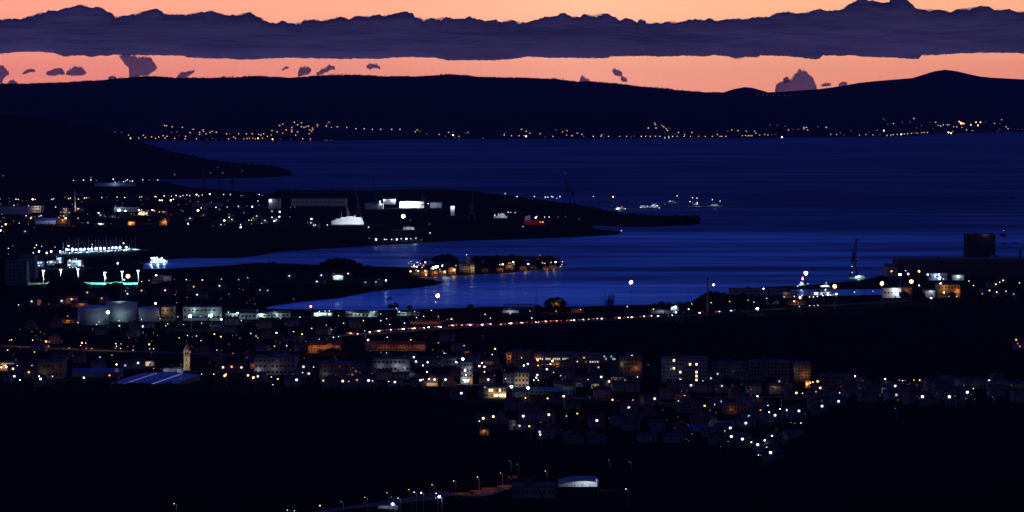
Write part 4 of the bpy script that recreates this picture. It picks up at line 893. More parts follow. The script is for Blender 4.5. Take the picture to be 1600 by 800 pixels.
# village church: nave and domed tower
g = on_ground(729, 424)
k = mpp(g.y)
ch = empty('church', (g.x, g.y + 9, g.z)); tag(ch, 'small grey church with a domed tower rising above the village roofs', 'church', None, (729, 420))
m = MB(); m.box(-9, 9, -5, 5, -1, 9); m.build('nave', M_conc, ch)
m = MB(); m.gable(18, 10, 9.01, 3, 0.3); m.build('roof', M_roof[0], ch)
m = MB(); m.box(-2.2, 2.2, -2.2, 2.2, 0, 15.5); tw = m.build('tower', M_conc, ch, (1.5, -2, 0))
m = MB(); m.ball((0, 0, 15.6), 2.4, 0, 2, 1.1); m.tube((0, 0, 17.5), (0, 0, 20), 0.15, 0.05, 6); m.build('dome', M_conc, tw)
for sx in (-0.9, 0.9):
    q = put('belfry_opening', window_mesh('dark', M_glass), tw, (sx, -2.25, 13.3)); q.scale = (0.8, 1, 1.8)

# --- near shore and industry
M_tank = mat('tank_steel', (0.50, 0.54, 0.58), 0.55, noise_scale=0.1, noise_amt=0.08)
def tank(x0, x1, yt, yb, label, light=None):
    g = on_ground((x0 + x1) / 2, yb); k = mpp(g.y); r = (x1 - x0) * k / 2; h = (yb - yt) * k
    o = empty('storage_tank', (g.x, g.y + r, g.z)); tag(o, label, 'storage tank', 'storage tanks', ((x0 + x1) / 2, yb))
    m = MB(); m.tube((0, 0, -1), (0, 0, h), r, r, 48); s_ = m.build('shell', M_tank, o)
    s_.data.polygons.foreach_set('use_smooth', [len(p.vertices) == 4 for p in s_.data.polygons])
    m = MB(); n = 40
    rings = [(1.0, 0), (0.66, 0.06), (0.33, 0.095), (0.0, 0.105)]
    m.tube((0, 0, h + 0.003), (0, 0, h + r * 0.06), r * 1.0, r * 0.66, n); m.tube((0, 0, h + r * 0.062), (0, 0, h + r * 0.095), r * 0.66, r * 0.2, n); m.build('roof', M_tank, o)
    m = MB()
    for q in range(n):
        a0, a1 = 2 * math.pi * q / n, 2 * math.pi * (q + 1) / n
        m.tube((math.cos(a0) * r * 0.99, math.sin(a0) * r * 0.99, h + 1.1), (math.cos(a1) * r * 0.99, math.sin(a1) * r * 0.99, h + 1.1), 0.09, 0.09, 4)
        m.tube((math.cos(a0) * r * 0.99, math.sin(a0) * r * 0.99, h), (math.cos(a0) * r * 0.99, math.sin(a0) * r * 0.99, h + 1.1), 0.06, 0.06, 4)
    m.build('railing', M_metal, o)
    m = MB()
    for q in range(24):
        a0 = -2.2 + q * 0.035; m.box(math.cos(a0) * (r + .5) - .35, math.cos(a0) * (r + .5) + .35, math.sin(a0) * (r + .5) - .35, math.sin(a0) * (r + .5) + .35, h * q / 24, h * q / 24 + 0.12)
    m.build('stair', M_metal, o)
    if light:
        for lx, ly, lz, e, c in light: glow(o, (lx * r, ly * r, lz * h), e, c)
    return o
tank(162, 211, 475, 503, 'largest cylindrical storage tank, lit pale blue-green', [(-0.05, -1.7, 0.5, 750, 'g'), (0.5, -1.6, 0.25, 550, 'b'), (0.1, -1.5, 0.15, 250, 'g'), (-0.1, -0.2, 1.25, 500, 'g')])
tank(118, 166, 481, 508, 'darker storage tank left of and overlapping the largest tank', [(0.95, -1.15, 0.3, 220, 'b'), (0.1, -1.6, 0.2, 60, 'w')])
tank(214, 248, 482, 503, 'dim squat storage tank right of the largest tank', [(0.6, -1.8, 0.4, 40, 'y')])
TREES_LIST = []
for i, (x0, x1, yt, yb, c, e, lb) in enumerate([(252, 272, 480, 502, 'y', 900, 'tall plant building with a lit stair run right of the tanks'), (286, 344, 480, 501, 'g', 800, 'long industrial shed with two green-lit bays'), (352, 400, 484, 499, 'g', 1500, 'low shed behind the floodlit gate right of the green bays'),
       (402, 424, 487, 496, 'g', 3200, 'small green-lit shed on the left of the works'), (426, 452, 486, 496, 'g', 1600, 'medium green-lit shed of the shore works'), (490, 519, 485, 494, 'g', 3000, 'green-lit works hall with a row of bright windows'), (540, 590, 486, 495, 'g', 1000, 'long dim green shed below the water'), (620, 655, 485, 493, 'g', 500, 'dark green-tinted shed right of the long shed')]):
    b, g, w, h, k = building('industrial_shed', x0, x1, yt, yb, lb, 'industrial shed', depth=16, wallmat=M_pale if i else M_tan, roof='flat' if i < 2 else 'gable', win=(max(3, int((x1 - x0) / 6)), 1 if i > 1 else 2), lit=[(q, 0) for q in range(6)] if i == 5 else (), wcol='w', roofm=2)
    glow(b, (-w * .2, -7, h * .8), e, c)
    if i in (1, 6): glow(b, (w * .3, -6, h * .6), e, c)
# lit stair beside the plant building
g = on_ground(259, 501); k = mpp(g.y)
m = MB()
for q in range(14): m.box(q * 0.62, q * 0.62 + 0.8, -0.6, 0.6, q * 0.9, q * 0.9 + 0.14)
st = m.build('outdoor_stair', M_white, None, (g.x, g.y - 4, g.z)); tag(st, 'steep white stair lit brightly on the plant building', 'stair', None, (262, 490))
for q in range(5): glow(st, (q * 2.2 + 1, -2.2, q * 3.0 + 1.5), 700, 'y', 0.3)

# football pitch
P = [at(65, 449.3, 2.62), at(216, 449.3, 2.62), at(216, 441, 2.62), at(76, 441, 2.62)]
m = MB(); m.add(P, [(0, 1, 2, 3)]); M_turf = mat('artificial_turf', (0.03, 0.16, 0.10), 0.9, noise_scale=0.3, noise_amt=0.2)
pt = m.build('football_pitch', M_turf); struct(pt)
m = MB(); a, b_, c_, d_ = P
def line(p, q, wd=0.35):
    d = (q - p).normalized(); s_ = Vector((-d.y, d.x, 0)) * wd
    m.add([p - s_ + Vector((0, 0, .012)), q - s_ + Vector((0, 0, .012)), q + s_ + Vector((0, 0, .012)), p + s_ + Vector((0, 0, .012))], [(0, 1, 2, 3)])
for p, q in ((a, b_), (b_, c_), (c_, d_), (d_, a), ((a + b_) / 2, (c_ + d_) / 2)): line(p.lerp((a + c_) / 2, .04), q.lerp((a + c_) / 2, .04))
struct(m.build('pitch_markings', M_white))
def pitch_mast(x, yh, yb_, i):
    g = on_ground(x, yb_); h = (yb_ - yh) * mpp(g.y)
    o = empty('pitch_floodlight', g); tag(o, f"tall white pitch floodlight mast {['left of the big tree', 'above the big tree', 'right of the big tree', 'at the middle of the pitch', 'by the goal', 'at the right end of the pitch'][i]}", 'floodlight mast', 'floodlight masts of the football pitch', (x, yh))
    q = put('pole', POLE, o); q.scale = (0.9, 0.9, h)
    m = MB(); m.box(-1.5, 1.5, -0.25, 0.25, h - 0.3, h + 0.6); m.build('lamp_bank', lamp_mat('w', 1), o)
    sgn = -1 if yb_ < 444 else 1
    point_light(o, (0, -1.2, h - 0.8), 130000 if i < 5 else 90000, LC['g'], 0.6, math.radians(130))
    glow(o, (0.8, -0.9, h - 1.0), 60, 'w', 0.3)
for i, (x, yh, yb_) in enumerate([(68, 423, 443), (95, 421.5, 441), (122, 420.5, 442), (164, 426, 443), (191, 424.5, 443), (216, 423, 443)]): pitch_mast(x, yh, yb_, i)
g = at(184, 443.5, 2.6)
m = MB(); [m.tube(p, q, 0.09, 0.09, 6) for p, q in (((-3.6, 0, 0), (-3.6, 0, 2.5)), ((3.6, 0, 0), (3.6, 0, 2.5)), ((-3.6, 0, 2.5), (3.6, 0, 2.5)), ((-3.6, 2, 0), (-3.6, 0.5, 2.5)), ((3.6, 2, 0), (3.6, 0.5, 2.5)))]
gl = m.build('goal_frame', M_white, None, g); tag(gl, 'white football goal frame at the right side of the floodlit pitch', 'goal', None, (184, 443))
b, g, w, h, k = building('clubhouse', 238, 252, 432, 441, 'dim grey clubhouse right of the football pitch', 'clubhouse', depth=12, wallmat=M_conc, win=(4, 2))
b, g, w, h, k = building('clubhouse', 255, 266, 431.5, 439.5, 'small pale rectangular pavilion right of the dim clubhouse', 'clubhouse', depth=12, wallmat=M_pale); glow(b, (-3, -12, 9), 1300, 'y')

# marina: pontoon, yachts, lit quay
m = MB(); A, B_ = at(98, 400, 0), at(212, 393.5, 0)
d = (B_ - A); L = d.length; rzp = math.atan2(d.y, d.x)
m.box(0, L, -9, 9, 2.4, 3.2); q = m.build('quay', M_white, None, (A.x, A.y + 10, 0), rzp); struct(q)
HULLC = [('white', M_white), ('navy', mat('navy_hull', (0.03, 0.05, 0.12), 0.4)), ('grey', M_metal)]
def boat_kit(mast):
    m = MB(); L2, W2 = 6.5, 1.9
    st = [(-L2, .85), (-L2 * .5, 1), (0, 1), (L2 * .5, .8), (L2 * .85, .35), (L2, 0.02)]
    for x, f in st: m.v += [(x, -W2 * f, 1.6), (x, W2 * f, 1.6), (x, W2 * f * .6, -0.3), (x, -W2 * f * .6, -0.3)]
    for i in range(len(st) - 1):
        for a in range(4): m.f.append((4 * i + a, 4 * i + (a + 1) % 4, 4 * i + 4 + (a + 1) % 4, 4 * i + 4 + a)); m.m.append(0)
    m.f += [(0, 1, 2, 3)]; m.m += [0]
    c = MB(); c.box(-2.5, 2.6, -1.1, 1.1, 1.55, 2.5); c.box(-1.6, 1.2, -0.9, 0.9, 2.5, 2.9)
    k = MB(); k.tube((0.6, 0, 1.5), (0.6, 0, 1.5 + mast), 0.14, 0.06, 6); k.tube((0.6, 0, 3.2), (-4.6, 0, 3.3), 0.1, 0.08, 6); k.tube((6.3, 0, 1.6), (0.6, 0, mast), 0.03, 0.03, 4); k.tube((-6.3, 0, 1.6), (0.6, 0, mast), 0.03, 0.03, 4)
    for hh in (.4, .7): k.tube((0.6, -1.1, 1.5 + mast * hh), (0.6, 1.1, 1.5 + mast * hh), 0.05, 0.05, 4)
    return m, c.mesh('cabin', M_white), k.mesh('mast', M_white)
BK = [boat_kit(h) for h in (15, 18, 21)]
BH = [[bk[0].mesh('hull', hm_) for _, hm_ in HULLC] for bk in BK]
ML = ['left end', 'left part', 'centre', 'right part', 'right end']
for i in range(24):
    x = 99 + i * 4.9 + random.uniform(-1, 1); y = 399.5 - i * 0.25 + (i % 3) * 1.5
    p = at(x, y, 0.2); kk, hc = i % 3, (i * 5) % 3
    o = empty('sailing_boat', (p.x, p.y, 3.1 if False else 2.6), math.pi / 2 + random.uniform(-.3, .3))
    tag(o, f"{HULLC[hc][0]} sailing boat with {['short', 'middling', 'tall'][kk]} mast moored at the {ML[min(4, i // 5)]} of the marina", 'sailing boat', 'sailing boats moored in the marina', (x, y))
    put('hull', BH[kk][hc], o); put('cabin', BK[kk][1], o); put('mast', BK[kk][2], o)
for i in range(8): point_light(None, A + d * ((i + .5) / 8) + Vector((0, 2, 13)), 32000, LC['b'], 0.6, math.radians(165)).name = 'quay_light'
for i, (x0, x1, yt, yb, e) in enumerate([(56, 66, 409, 417, 2500), (88, 96, 403, 412, 3500), (105, 127, 407, 417, 6000), (74, 84, 408, 414, 2000)]):
    b, g, w, h, k = building('boatyard_shed', x0, x1, yt, yb, ['small boatyard shed at the left of the marina basin', 'boatyard shed with tiered lights left of the large bright one', 'largest boatyard shed, flooded with bluish white light', 'low boatyard shed between the small and tiered ones'][i], 'boatyard shed', depth=14, wallmat=M_pale, roof='flat', win=(3, 1)); glow(b, (0, -8, h + 2), e, 'b'); glow(b, (w * .3, -8, h), e * .6, 'b')

# ================================================================ SHIPS
def ship(x0, x1, yw, hull_px, decks, label, name='ship', hull=M_dark, sup=M_white, cat='ship', mast=6, funnel=True, lights=(), bow=1, z=0.0, rz=0.0, ports=0):
    p = at((x0 + x1) / 2, yw, z); k = mpp(p.y); L = (x1 - x0) * k; H = hull_px * k; Wd = max(3, L * 0.14)
    o = empty(name, (p.x, p.y + Wd / 2, z), rz); tag(o, label, cat, None, ((x0 + x1) / 2, yw))
    m = MB(); st = [(-.5, .8, 0), (-.42, 1, 0), (.25, 1, 0), (.4, .6, .12), (.5, .03, .35)]
    for fx, f, up in st: m.v += [(bow * fx * L, -Wd / 2 * f, H * (1 + up)), (bow * fx * L, Wd / 2 * f, H * (1 + up)), (bow * fx * L * .96, Wd / 2 * f * .7, -1), (bow * fx * L * .96, -Wd / 2 * f * .7, -1)]
    for i in range(len(st) - 1):
        for a in range(4): m.f.append((4 * i + a, 4 * i + (a + 1) % 4, 4 * i + 4 + (a + 1) % 4, 4 * i + 4 + a)); m.m.append(0)
    m.f += [(0, 1, 2, 3)]; m.m += [0]; m.build('hull', hull, o)
    zt = H
    for (f0, f1, hp) in decks:
        m = MB(); m.box(bow * f0 * L if bow > 0 else -f1 * L, bow * f1 * L if bow > 0 else -f0 * L, -Wd * .38, Wd * .38, zt + 0.003, zt + hp * k); dk = m.build('deck_house', sup, o)
        m = MB(); nn = max(3, int((f1 - f0) * L / 3))
        for q in range(nn):
            xx = (f0 + (q + .5) * (f1 - f0) / nn) * L * bow; m.box(xx - .6, xx + .6, -Wd * .38 - .06, -Wd * .38 - .003, zt + hp * k * .35, zt + hp * k * .75)
        m.build('window_row', M_glass, dk)
        zt += hp * k
    if mast:
        m = MB(); m.tube((bow * .18 * L, 0, zt), (bow * .18 * L, 0, zt + mast * k), 0.3, 0.12, 6); m.tube((bow * .18 * L, -1.5, zt + mast * k * .6), (bow * .18 * L, 1.5, zt + mast * k * .6), .12, .12, 4); m.build('mast', M_metal, o)
    if funnel:
        m = MB(); m.tube((-bow * .2 * L, 0, H), (-bow * .22 * L, 0, zt + 2 * k), Wd * .12, Wd * .1, 12); m.build('funnel', sup, o)
    for lx, ly, lz, e, c in lights: glow(o, (lx * L, ly, lz * k), e, c, 0.5)
    return o
fy = ship(517, 569, 351, 4.5, [(-.46, .44, 2.4), (-.45, .36, 2.4), (-.42, .2, 2.2), (-.2, .05, 1.2)], 'big white ferry, brightly lit, docked at the shipyard', 'ferry', M_white, M_white, 'ferry', 8, True, [(-.15, -22, 8, 9000, 'w'), (.25, -22, 8, 15000, 'w'), (-.4, -18, 9, 2500, 'w'), (.45, -20, 5, 6000, 'w')], -1, 2.5)
ship(818, 853, 352, 8, [(-.45, -.2, 4), (-.42, -.25, 2.5)], 'large red-hulled ship docked at the harbour tip', 'cargo_ship', mat('red_hull', (0.40, 0.03, 0.02), 0.5), M_white, 'cargo ship', 4, True, [(-.3, -12, 5, 260, 'r'), (.15, -12, 4, 260, 'r'), (-.3, -12, 12, 350, 'w')], 1, 2.5)
ship(771, 793, 341, 3, [(-.2, .35, 2.2), (0, .3, 1.8)], 'small white yacht lit white left of the red ship', 'yacht', M_white, M_white, 'yacht', 5, False, [(.1, -12, 7, 3000, 'w')], 1, 2.5)
ship(234, 262, 411, 3.2, [(-.42, .3, 2.6), (-.42, .24, 1.8)], 'brightly lit white excursion boat in the inlet', 'excursion_boat', M_white, M_white, 'excursion boat', 0, False, [(0, -12, 6, 5000, 'w'), (.35, -11, 3, 2500, 'w'), (-.35, -12, 6, 3500, 'w')], 1)
ship(1242, 1262, 448.5, 2.2, [(-.2, .3, 1.8), (-.1, .2, 1.8), (0, .12, 2)], 'dark work ship with tiered white lights left on the quay', 'work_ship', M_dark, M_white, 'work ship', 5, False, [(0, -5, 7, 1200, 'w'), (-.3, -5, 4, 600, 'w')], 1)
ship(1280, 1299, 451, 2.0, [(-.4, .4, 2.6), (-.15, .2, 1.8)], 'white passenger boat beside the orange high-mast', 'passenger_boat', M_white, M_white, 'passenger boat', 3, False, [(0, -6, 6, 1900, 'w')], 1)
ship(1326, 1352, 435.5, 2.6, [(-.1, .4, 2.0)], 'pale boat lit greenish white at the foot of the big crane', 'fishing_boat', M_white, M_white, 'fishing boat', 2, False, [(.1, -6, 5, 1500, 'g')], 1)
ship(961, 975, 327, 1.5, [(-.4, .2, 2.0)], 'lit tug at the left end of the breakwater', 'tug', M_white, M_white, 'tug', 3, False, [(0, -12, 4, 2250, 'w')], 1)
ship(998, 1012, 325, 1.5, [(-.3, .3, 2.4)], 'first white boat on the breakwater right of the tug', 'fishing_boat', M_white, M_white, 'fishing boat', 2, False, [(0, -12, 4, 1500, 'w')], 1)
ship(1014, 1032, 325, 1.8, [(-.3, .3, 2.6), (-.2, .1, 1.8)], 'pair-decked white boat in the middle of the breakwater', 'fishing_boat', M_white, M_white, 'fishing boat', 4, False, [(0, -12, 4, 2250, 'w')], 1)
ship(1042, 1062, 317, 1.5, [(-.4, .1, 1.8)], 'moored grey boat behind the breakwater', 'fishing_boat', M_metal, M_white, 'fishing boat', 5, False, [(.1, -12, 4, 1000, 'w')], 1)
ship(1076, 1096, 322, 1.8, [(-.1, .3, 2.6), (.1, .25, 1.8)], 'dark ship with three lit masts right on the breakwater', 'fishing_boat', M_dark, M_white, 'fishing boat', 6, True, [(.15, -12, 5, 1750, 'w')], 1)
ship(1106, 1132, 323, 1.8, [(-.3, .1, 2.0)], 'rightmost dim boat on the breakwater tip', 'fishing_boat', M_metal, M_white, 'fishing boat', 6, False, [(-.1, -12, 4, 2500, 'w')], 1)
ship(1563, 1573, 369, 2.0, [(-.2, .2, 2)], 'small dark buoy tender with a red light on the open water', 'buoy_tender', M_dark, M_dark, 'boat', 4, False, [], 1)
ship(1564, 1577, 381, 0.8, [(-.2, .1, .6)], 'left one of two low dark barges on the open water', 'barge', M_dark, M_dark, 'barge', 0, False, [], 1)
ship(1580, 1592, 380, 0.8, [(-.2, .1, .6)], 'right one of two low dark barges on the open water', 'barge', M_dark, M_dark, 'barge', 0, False, [], 1)
ship(1578, 1586, 310, 1.5, [(-.2, .2, 1.2)], 'tiny dark boat far out at the right edge', 'motor_boat', M_dark, M_dark, 'boat', 2, False, [], 1)
ship(604, 613, 466.5, 0.9, [(-.2, .2, .8)], 'tiny dark boat between the peninsula and the near shore', 'motor_boat', M_dark, M_dark, 'boat', 0, False, [], 1)
# breakwater
A, B_ = at(958, 327, 0), at(1122, 324, 0); d = B_ - A; m = MB(); m.box(0, d.length, -6, 6, -2, 1.6)
bw = m.build('breakwater', M_conc, None, A, math.atan2(d.y, d.x)); struct(bw)
A, B_ = at(900, 315.5, 0), at(980, 315.5, 0); d = B_ - A; m = MB(); m.box(0, d.length, -16, 16, -2, 2.6)
struct(m.build('breakwater', M_conc, None, A, math.atan2(d.y, d.x)))
BW = parse("958,307.5,2o 958,315,0o 965,326,2y 968,325,1y 963,327,1w 972,323,1r 977,326,1w 1001,324,1w 1012,322,1w 1020,321,1w 1027,321,1w 1030,325,1w 1047,314,1w 1058,306,1w 1082,309,1w 1089,309.5,1w 1078,315,1w 1089,317,2w 1113,312,1w 1125,314,1w 1039,319,0w 883,271,1r 905,342,0y 884,338,0y 872,339,0y 837,340,2w 839,338,1w 851,339,1w 858,339,1w 823,346,2r 848,347,2r 844,347,1y 1568,360,1r 1538,368,2y 1331,416,1w 1331,425.5,1w 1251,441,1w 1250,444,1w 1253,444,1w 1246,447,1w 1262,443,1w 1285,447,2w 1289,446.5,2w 1293,447,1w 1338,433,2g 1342,432,2g 1254,433,2r 1183,482,3w 779,334.5,1p 787,335,1y 237,403,2w 241,402.6,2w 245,402.5,2w 253,403,2w 257,407,2w 236,410,1w 241,410,1w 247,410,1w 594,315,2w 595.5,319,1w")
BWH = {1: 8}
for i, (x, y, s, c) in enumerate(BW):
    # lamps carried by ships, cranes and the breakwater: stood on the water line below them
    drop = 14 if y < 300 else 5.0
    hh = 6.0
    if (x, y) == (883, 271): hh = 58
    if y < 311 and x > 950: hh = 15
    if x > 1530 and y < 370: hh = 12 if x > 1560 else 30
    if 1330 <= x <= 1332: hh = 14 if y < 420 else 8
    if 1240 < x < 1265: hh = max(3, (449 - y) * 0.72)
    if 575 < x < 600 and y < 330: hh = 9
    p = at(x, y, hh); gz = max(0.0, t1(p.x, p.y))
    if gz > 0.5: 
        g = on_ground(x, y, hh); p = Vector((g.x, g.y, g.z + hh)); gz = g.z
    r = RPX[s] * mpp(p.y) * 0.9
    zone = 'on the breakwater beyond the harbour tip' if 955 < x < 1130 else 'on the red ship' if 818 < x < 853 else 'on the tallest harbour crane' if x == 883 else 'behind the red ship' if 855 < x < 910 else 'on the docked work ship' if 1240 < x < 1265 else 'on the passenger boat' if 1283 < x < 1295 else 'at the foot of the big right crane' if 1325 < x < 1345 else 'on the roof of the tower block' if x == 1538 else 'on the buoy tender' if x == 1568 else 'on the white yacht' if 770 < x < 790 else 'on the excursion boat in the inlet' if x < 260 else 'on the left shipyard hall' if x < 600 else 'in the bright yard left of the right docks'
    o = empty('deck_lamp', (p.x, p.y - 1.5, gz)); tag(o, f"{BR[s]} {LCN[c]} lamp {zone}", 'lamp', 'lamps on ships and moles', (x, y))
    q = put('pole', POLE, o, (0.6, 0.2, 0)); q.scale = (0.25, 0.25, hh)
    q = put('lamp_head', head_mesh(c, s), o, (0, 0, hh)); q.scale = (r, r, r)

# ================================================================ CRANES, MASTS, CHIMNEYS
def lattice(m, a, b, w, n, r=0.18):
    a, b = Vector(a), Vector(b); d = (b - a); dn = d.normalized(); t = Vector((0, 1, 0)) if abs(dn.y) < .9 else Vector((1, 0, 0)); k = dn.cross(t).normalized(); t = k.cross(dn)
    C = [(t * sx + k * sy) * w / 2 for sx, sy in ((-1, -1), (1, -1), (1, 1), (-1, 1))]
    for c in C: m.tube(a + c, b + c * .6, r, r * .8, 4)
    for i in range(n):
        p, q = a + d * (i / n), a + d * ((i + 1) / n); f0, f1 = 1 - .4 * i / n, 1 - .4 * (i + 1) / n
        for j in range(4): m.tube(p + C[j] * f0, q + C[(j + 1) % 4] * f1, r * .6, r * .6, 4)
def harbour_crane(x, yb, ytop, jib_dx, jib_up, label, leg=0.28, wide=5.0, group='harbour cranes', material=None):
    material = material or M_crane
    g = on_ground(x, yb) if t1(*at(x, yb, 2.5)[:2]) > 0.3 else at(x, yb, 0.5)
    k = mpp(g.y); H = (yb - ytop) * k
    o = empty('harbour_crane', g); tag(o, label, 'crane', group, (x, yb))
    hp = H * leg
    m = MB()
    for sx in (-1, 1):
        for sy in (-1, 1): m.tube((sx * wide, sy * wide, 0), (sx * wide * .55, sy * wide * .55, hp), .55, .45, 6)
    m.box(-wide * .65, wide * .65, -wide * .65, wide * .65, hp, hp + 1.2); m.build('portal', material, o)
    m = MB(); lattice(m, (0, 0, hp + 1.2), (0, 0, H * .62), 4.2, 6, .42); m.build('tower', material, o)
    m = MB(); m.box(-3.2, 3.6, -2.4, 2.4, H * .40, H * .40 + 4.2); m.build('machine_house', material, o)
    m = MB(); m.box(2.0, 4.2, -3.6, -2.2, H * .46, H * .46 + 2.6); m.build('cab', M_glass, o)
    m = MB(); lattice(m, (0, 0, H * .5), (jib_dx * k, 0, H * jib_up), 2.8, 10, .38); m.tube((0, 0, H * .66), (jib_dx * k, 0, H * jib_up), .12, .12, 4); m.tube((jib_dx * k, 0, H * jib_up), (jib_dx * k, 0, H * jib_up * .55), .08, .08, 4); m.build('jib', material, o)
    m = MB(); m.tube((-1.5, 0, H * .6), (-.5, 0, H * .68), .4, .4, 5); m.tube((-.5, 0, H * .68), (-4.5, 0, H * .5), .25, .25, 5); m.build('counter_arm', material, o)
    return o
M_crane = mat('crane_paint', (0.035, 0.03, 0.04), 0.6)
M_crane2 = mat('pale_crane_paint', (0.16, 0.17, 0.20), 0.6)
for x, yb, yt, jd, ju, lb, mm_ in [(319, 302, 262, -3, 1.0, 'slim dark harbour crane, leftmost over the bay strip', M_crane), (343, 302, 270, 3, 1.0, 'dark harbour crane second from left over the bay strip', M_crane), (364, 303, 266, -4, 1.0, 'dark harbour crane with upright jib, third from left', M_crane),
                          (560, 345, 294, -5, 1.0, 'grey harbour crane standing behind the white ferry', M_crane2), (587, 347, 277, -3, 1.0, 'tall reddish harbour crane right of the white ferry', M_crane), (661, 330, 288, -6, 1.0, 'thin harbour crane over the floodlit shipyard hall', M_crane2),
                          (737, 345, 298, 3, 1.0, 'faint slim crane right of the floodlit shipyard', M_crane2), (545, 350, 322, -3, 1.0, 'short crane at the stern of the white ferry', M_crane2), (886, 318, 269, -3, 1.0, 'tallest harbour crane with a red top light, on the wooded tip', M_crane), (894, 318, 284, -6, 1.0, 'leaning crane right beside the tallest harbour crane', M_crane),
                          (1334, 433, 372, 4, 1.0, 'big dark dock crane standing alone on the right quay', M_crane)]:
    harbour_crane(x, yb, yt, jd, ju, lb, material=mm_, wide=6 if x != 1334 else 4.5, leg=.25)
for i, (x, yb) in enumerate([(789, 300), ]):
    pass
def chimney(x, yb, yt, w, label, material=M_conc, bands=False):
    g = on_ground(x, yb); k = mpp(g.y); H = (yb - yt) * k
    o = empty('chimney', g); tag(o, label, 'chimney', None, (x, yb))
    m = MB(); m.tube((0, 0, 0), (0, 0, H), w * k / 2, w * k * .35, 14); m.build('shaft', material, o)
    m = MB(); m.tube((0, 0, H * .97), (0, 0, H + .3), w * k * .45, w * k * .45, 14); m.build('rim', M_dark, o)
    return o
c1 = chimney(117.3, 331, 299, 2.6, 'thin pale harbour chimney behind the apartment tower', M_pale); glow(c1, (6, -8, 9), 2500, 'y')
chimney(1105.5, 488, 434, 3.2, 'tall dark chimney on the near shore beside a bright lamp', M_conc)
chimney(1593.5, 428, 390, 4, 'dark stack behind the long hall at the right edge', M_dark)
def thin_mast(x, yb, yt, label, w=0.5):
    g = on_ground(x, yb); H = (yb - yt) * mpp(g.y)
    o = empty('mast', g); tag(o, label, 'mast', None, (x, yb))
    m = MB(); m.tube((0, 0, 0), (0, 0, H), w, w * .4, 6); m.build('pole', M_dark, o)
    m = MB(); m.box(-.8, .8, -.8, .8, 0, .8); m.build('footing', M_conc, o)
thin_mast(837.5, 482, 451, 'thin dark mast at the right end of the truss bridge', .45)
thin_mast(945, 492, 457, 'bare dark mast left of the poplars', .7)
# truss bridge
g = on_ground(786, 486.5); k = mpp(g.y); L, Hh = 50 * k, 9.5 * k
tb = empty('truss_bridge', (g.x, g.y + 4, g.z)); tag(tb, 'dark steel truss bridge against the water left of the thin mast', 'bridge', None, (811, 480))
for sy in (-2.6, 2.6):
    m = MB(); n = 9
    m.tube((0, sy, 3.2), (L, sy, 3.2), .25, .25, 5); m.tube((L * .06, sy, 3.2 + Hh * .6), (L, sy, 3.2 + Hh * .6), .25, .25, 5)
    for i in range(n):
        a_, b2 = L * i / n, L * (i + 1) / n; mid = (a_ + b2) / 2
        m.tube((a_, sy, 3.2), (mid, sy, 3.2 + Hh * .6), .18, .18, 4); m.tube((mid, sy, 3.2 + Hh * .6), (b2, sy, 3.2), .18, .18, 4)
    m.build('truss_side', M_dark, tb)
m = MB(); m.box(0, L, -2.7, 2.7, 2.7, 3.0); m.build('deck', M_conc, tb)
for xx in (0.5, L - 1.5): m = MB(); m.box(xx, xx + 1.2, -2.6, 2.6, -1, 2.7); m.build('pier', M_conc, tb)
b, g, w, h, k = building('canopy', 785, 811, 485, 489, 'low white-lit canopy under the left half of the truss bridge', 'canopy', depth=8, wallmat=M_white, door=False); glow(b, (0, -7, 4), 2200, 'b')

# --- right docks
b, g, w, h, k = building('silo_tower', 1511, 1555, 366.5, 412, 'massive dark tower block with a lit roof rail above the docks', 'tower block', depth=26, wallmat=mat('dark_concrete', (0.06, 0.06, 0.065), 0.9, noise_scale=.2, noise_amt=.3), win=(5, 4)); glow(b, (w * .15, -6, h + 2.0), 1200, 'y')
b, g, w, h, k = building('silo_tower', 1553, 1560, 400, 416, 'low dark annex right of the massive tower block', 'annex', depth=20, wallmat=M_conc)
b, g, w, h, k = building('dock_hall', 1402, 1620, 406, 431, 'very long dark dock hall behind the right docks', 'dock hall', depth=40, wallmat=mat('dark_brick', (0.10, 0.085, 0.075), 0.9, noise_scale=.2, noise_amt=.3), win=(30, 2))
b, g, w, h, k = building('dock_hall', 1385, 1402, 414, 432, 'short dark hall at the left end of the long dock hall', 'dock hall', depth=30, wallmat=M_conc, roof='gabley')
b, g, w, h, k = building('dock_hall', 1452, 1480, 427, 438, 'low bluish lit shed right of centre in the docks', 'shed', depth=12, wallmat=M_pale, win=(6, 1)); glow(b, (-3, -7, 5), 2600, 'b')
b, g, w, h, k = building('dock_hall', 1488, 1506, 430, 438, 'small teal-lit shed in front of the long dock hall', 'shed', depth=12, wallmat=M_pale); glow(b, (0, -7, 5), 2200, 'g')
b, g, w, h, k = building('white_shed', 1380, 1408, 450, 465.5, 'white flat shed lit bright violet-white on the quay', 'shed', depth=14, wallmat=M_white, win=(5, 1)); glow(b, (w * .15, -8, h * .7), 3000, 'w'); glow(b, (w * .3, -6, h * .5), 1500, 'w')
b, g, w, h, k = building('white_shed', 1409, 1424, 449, 461, 'dim tan shed right of the white flat shed', 'shed', depth=14, wallmat=M_tan); glow(b, (0, -8, 5), 500, 'o')
b, g, w, h, k = building('white_shed', 1445, 1461, 451, 465, 'pale grey shed with a bright roof lamp left of the tan building', 'shed', depth=14, wallmat=M_pale, roof='gable'); glow(b, (w * .1, -7, h), 1300, 'w')
b, g, w, h, k = building('warehouse', 1465, 1500, 445, 465, 'tan warehouse lit orange, right of the docks', 'warehouse', depth=16, wallmat=M_orng, win=(7, 2)); glow(b, (w * .38, -9, h * .5), 1900, 'o'); glow(b, (-w * .2, -10, h * .8), 1700, 'p')
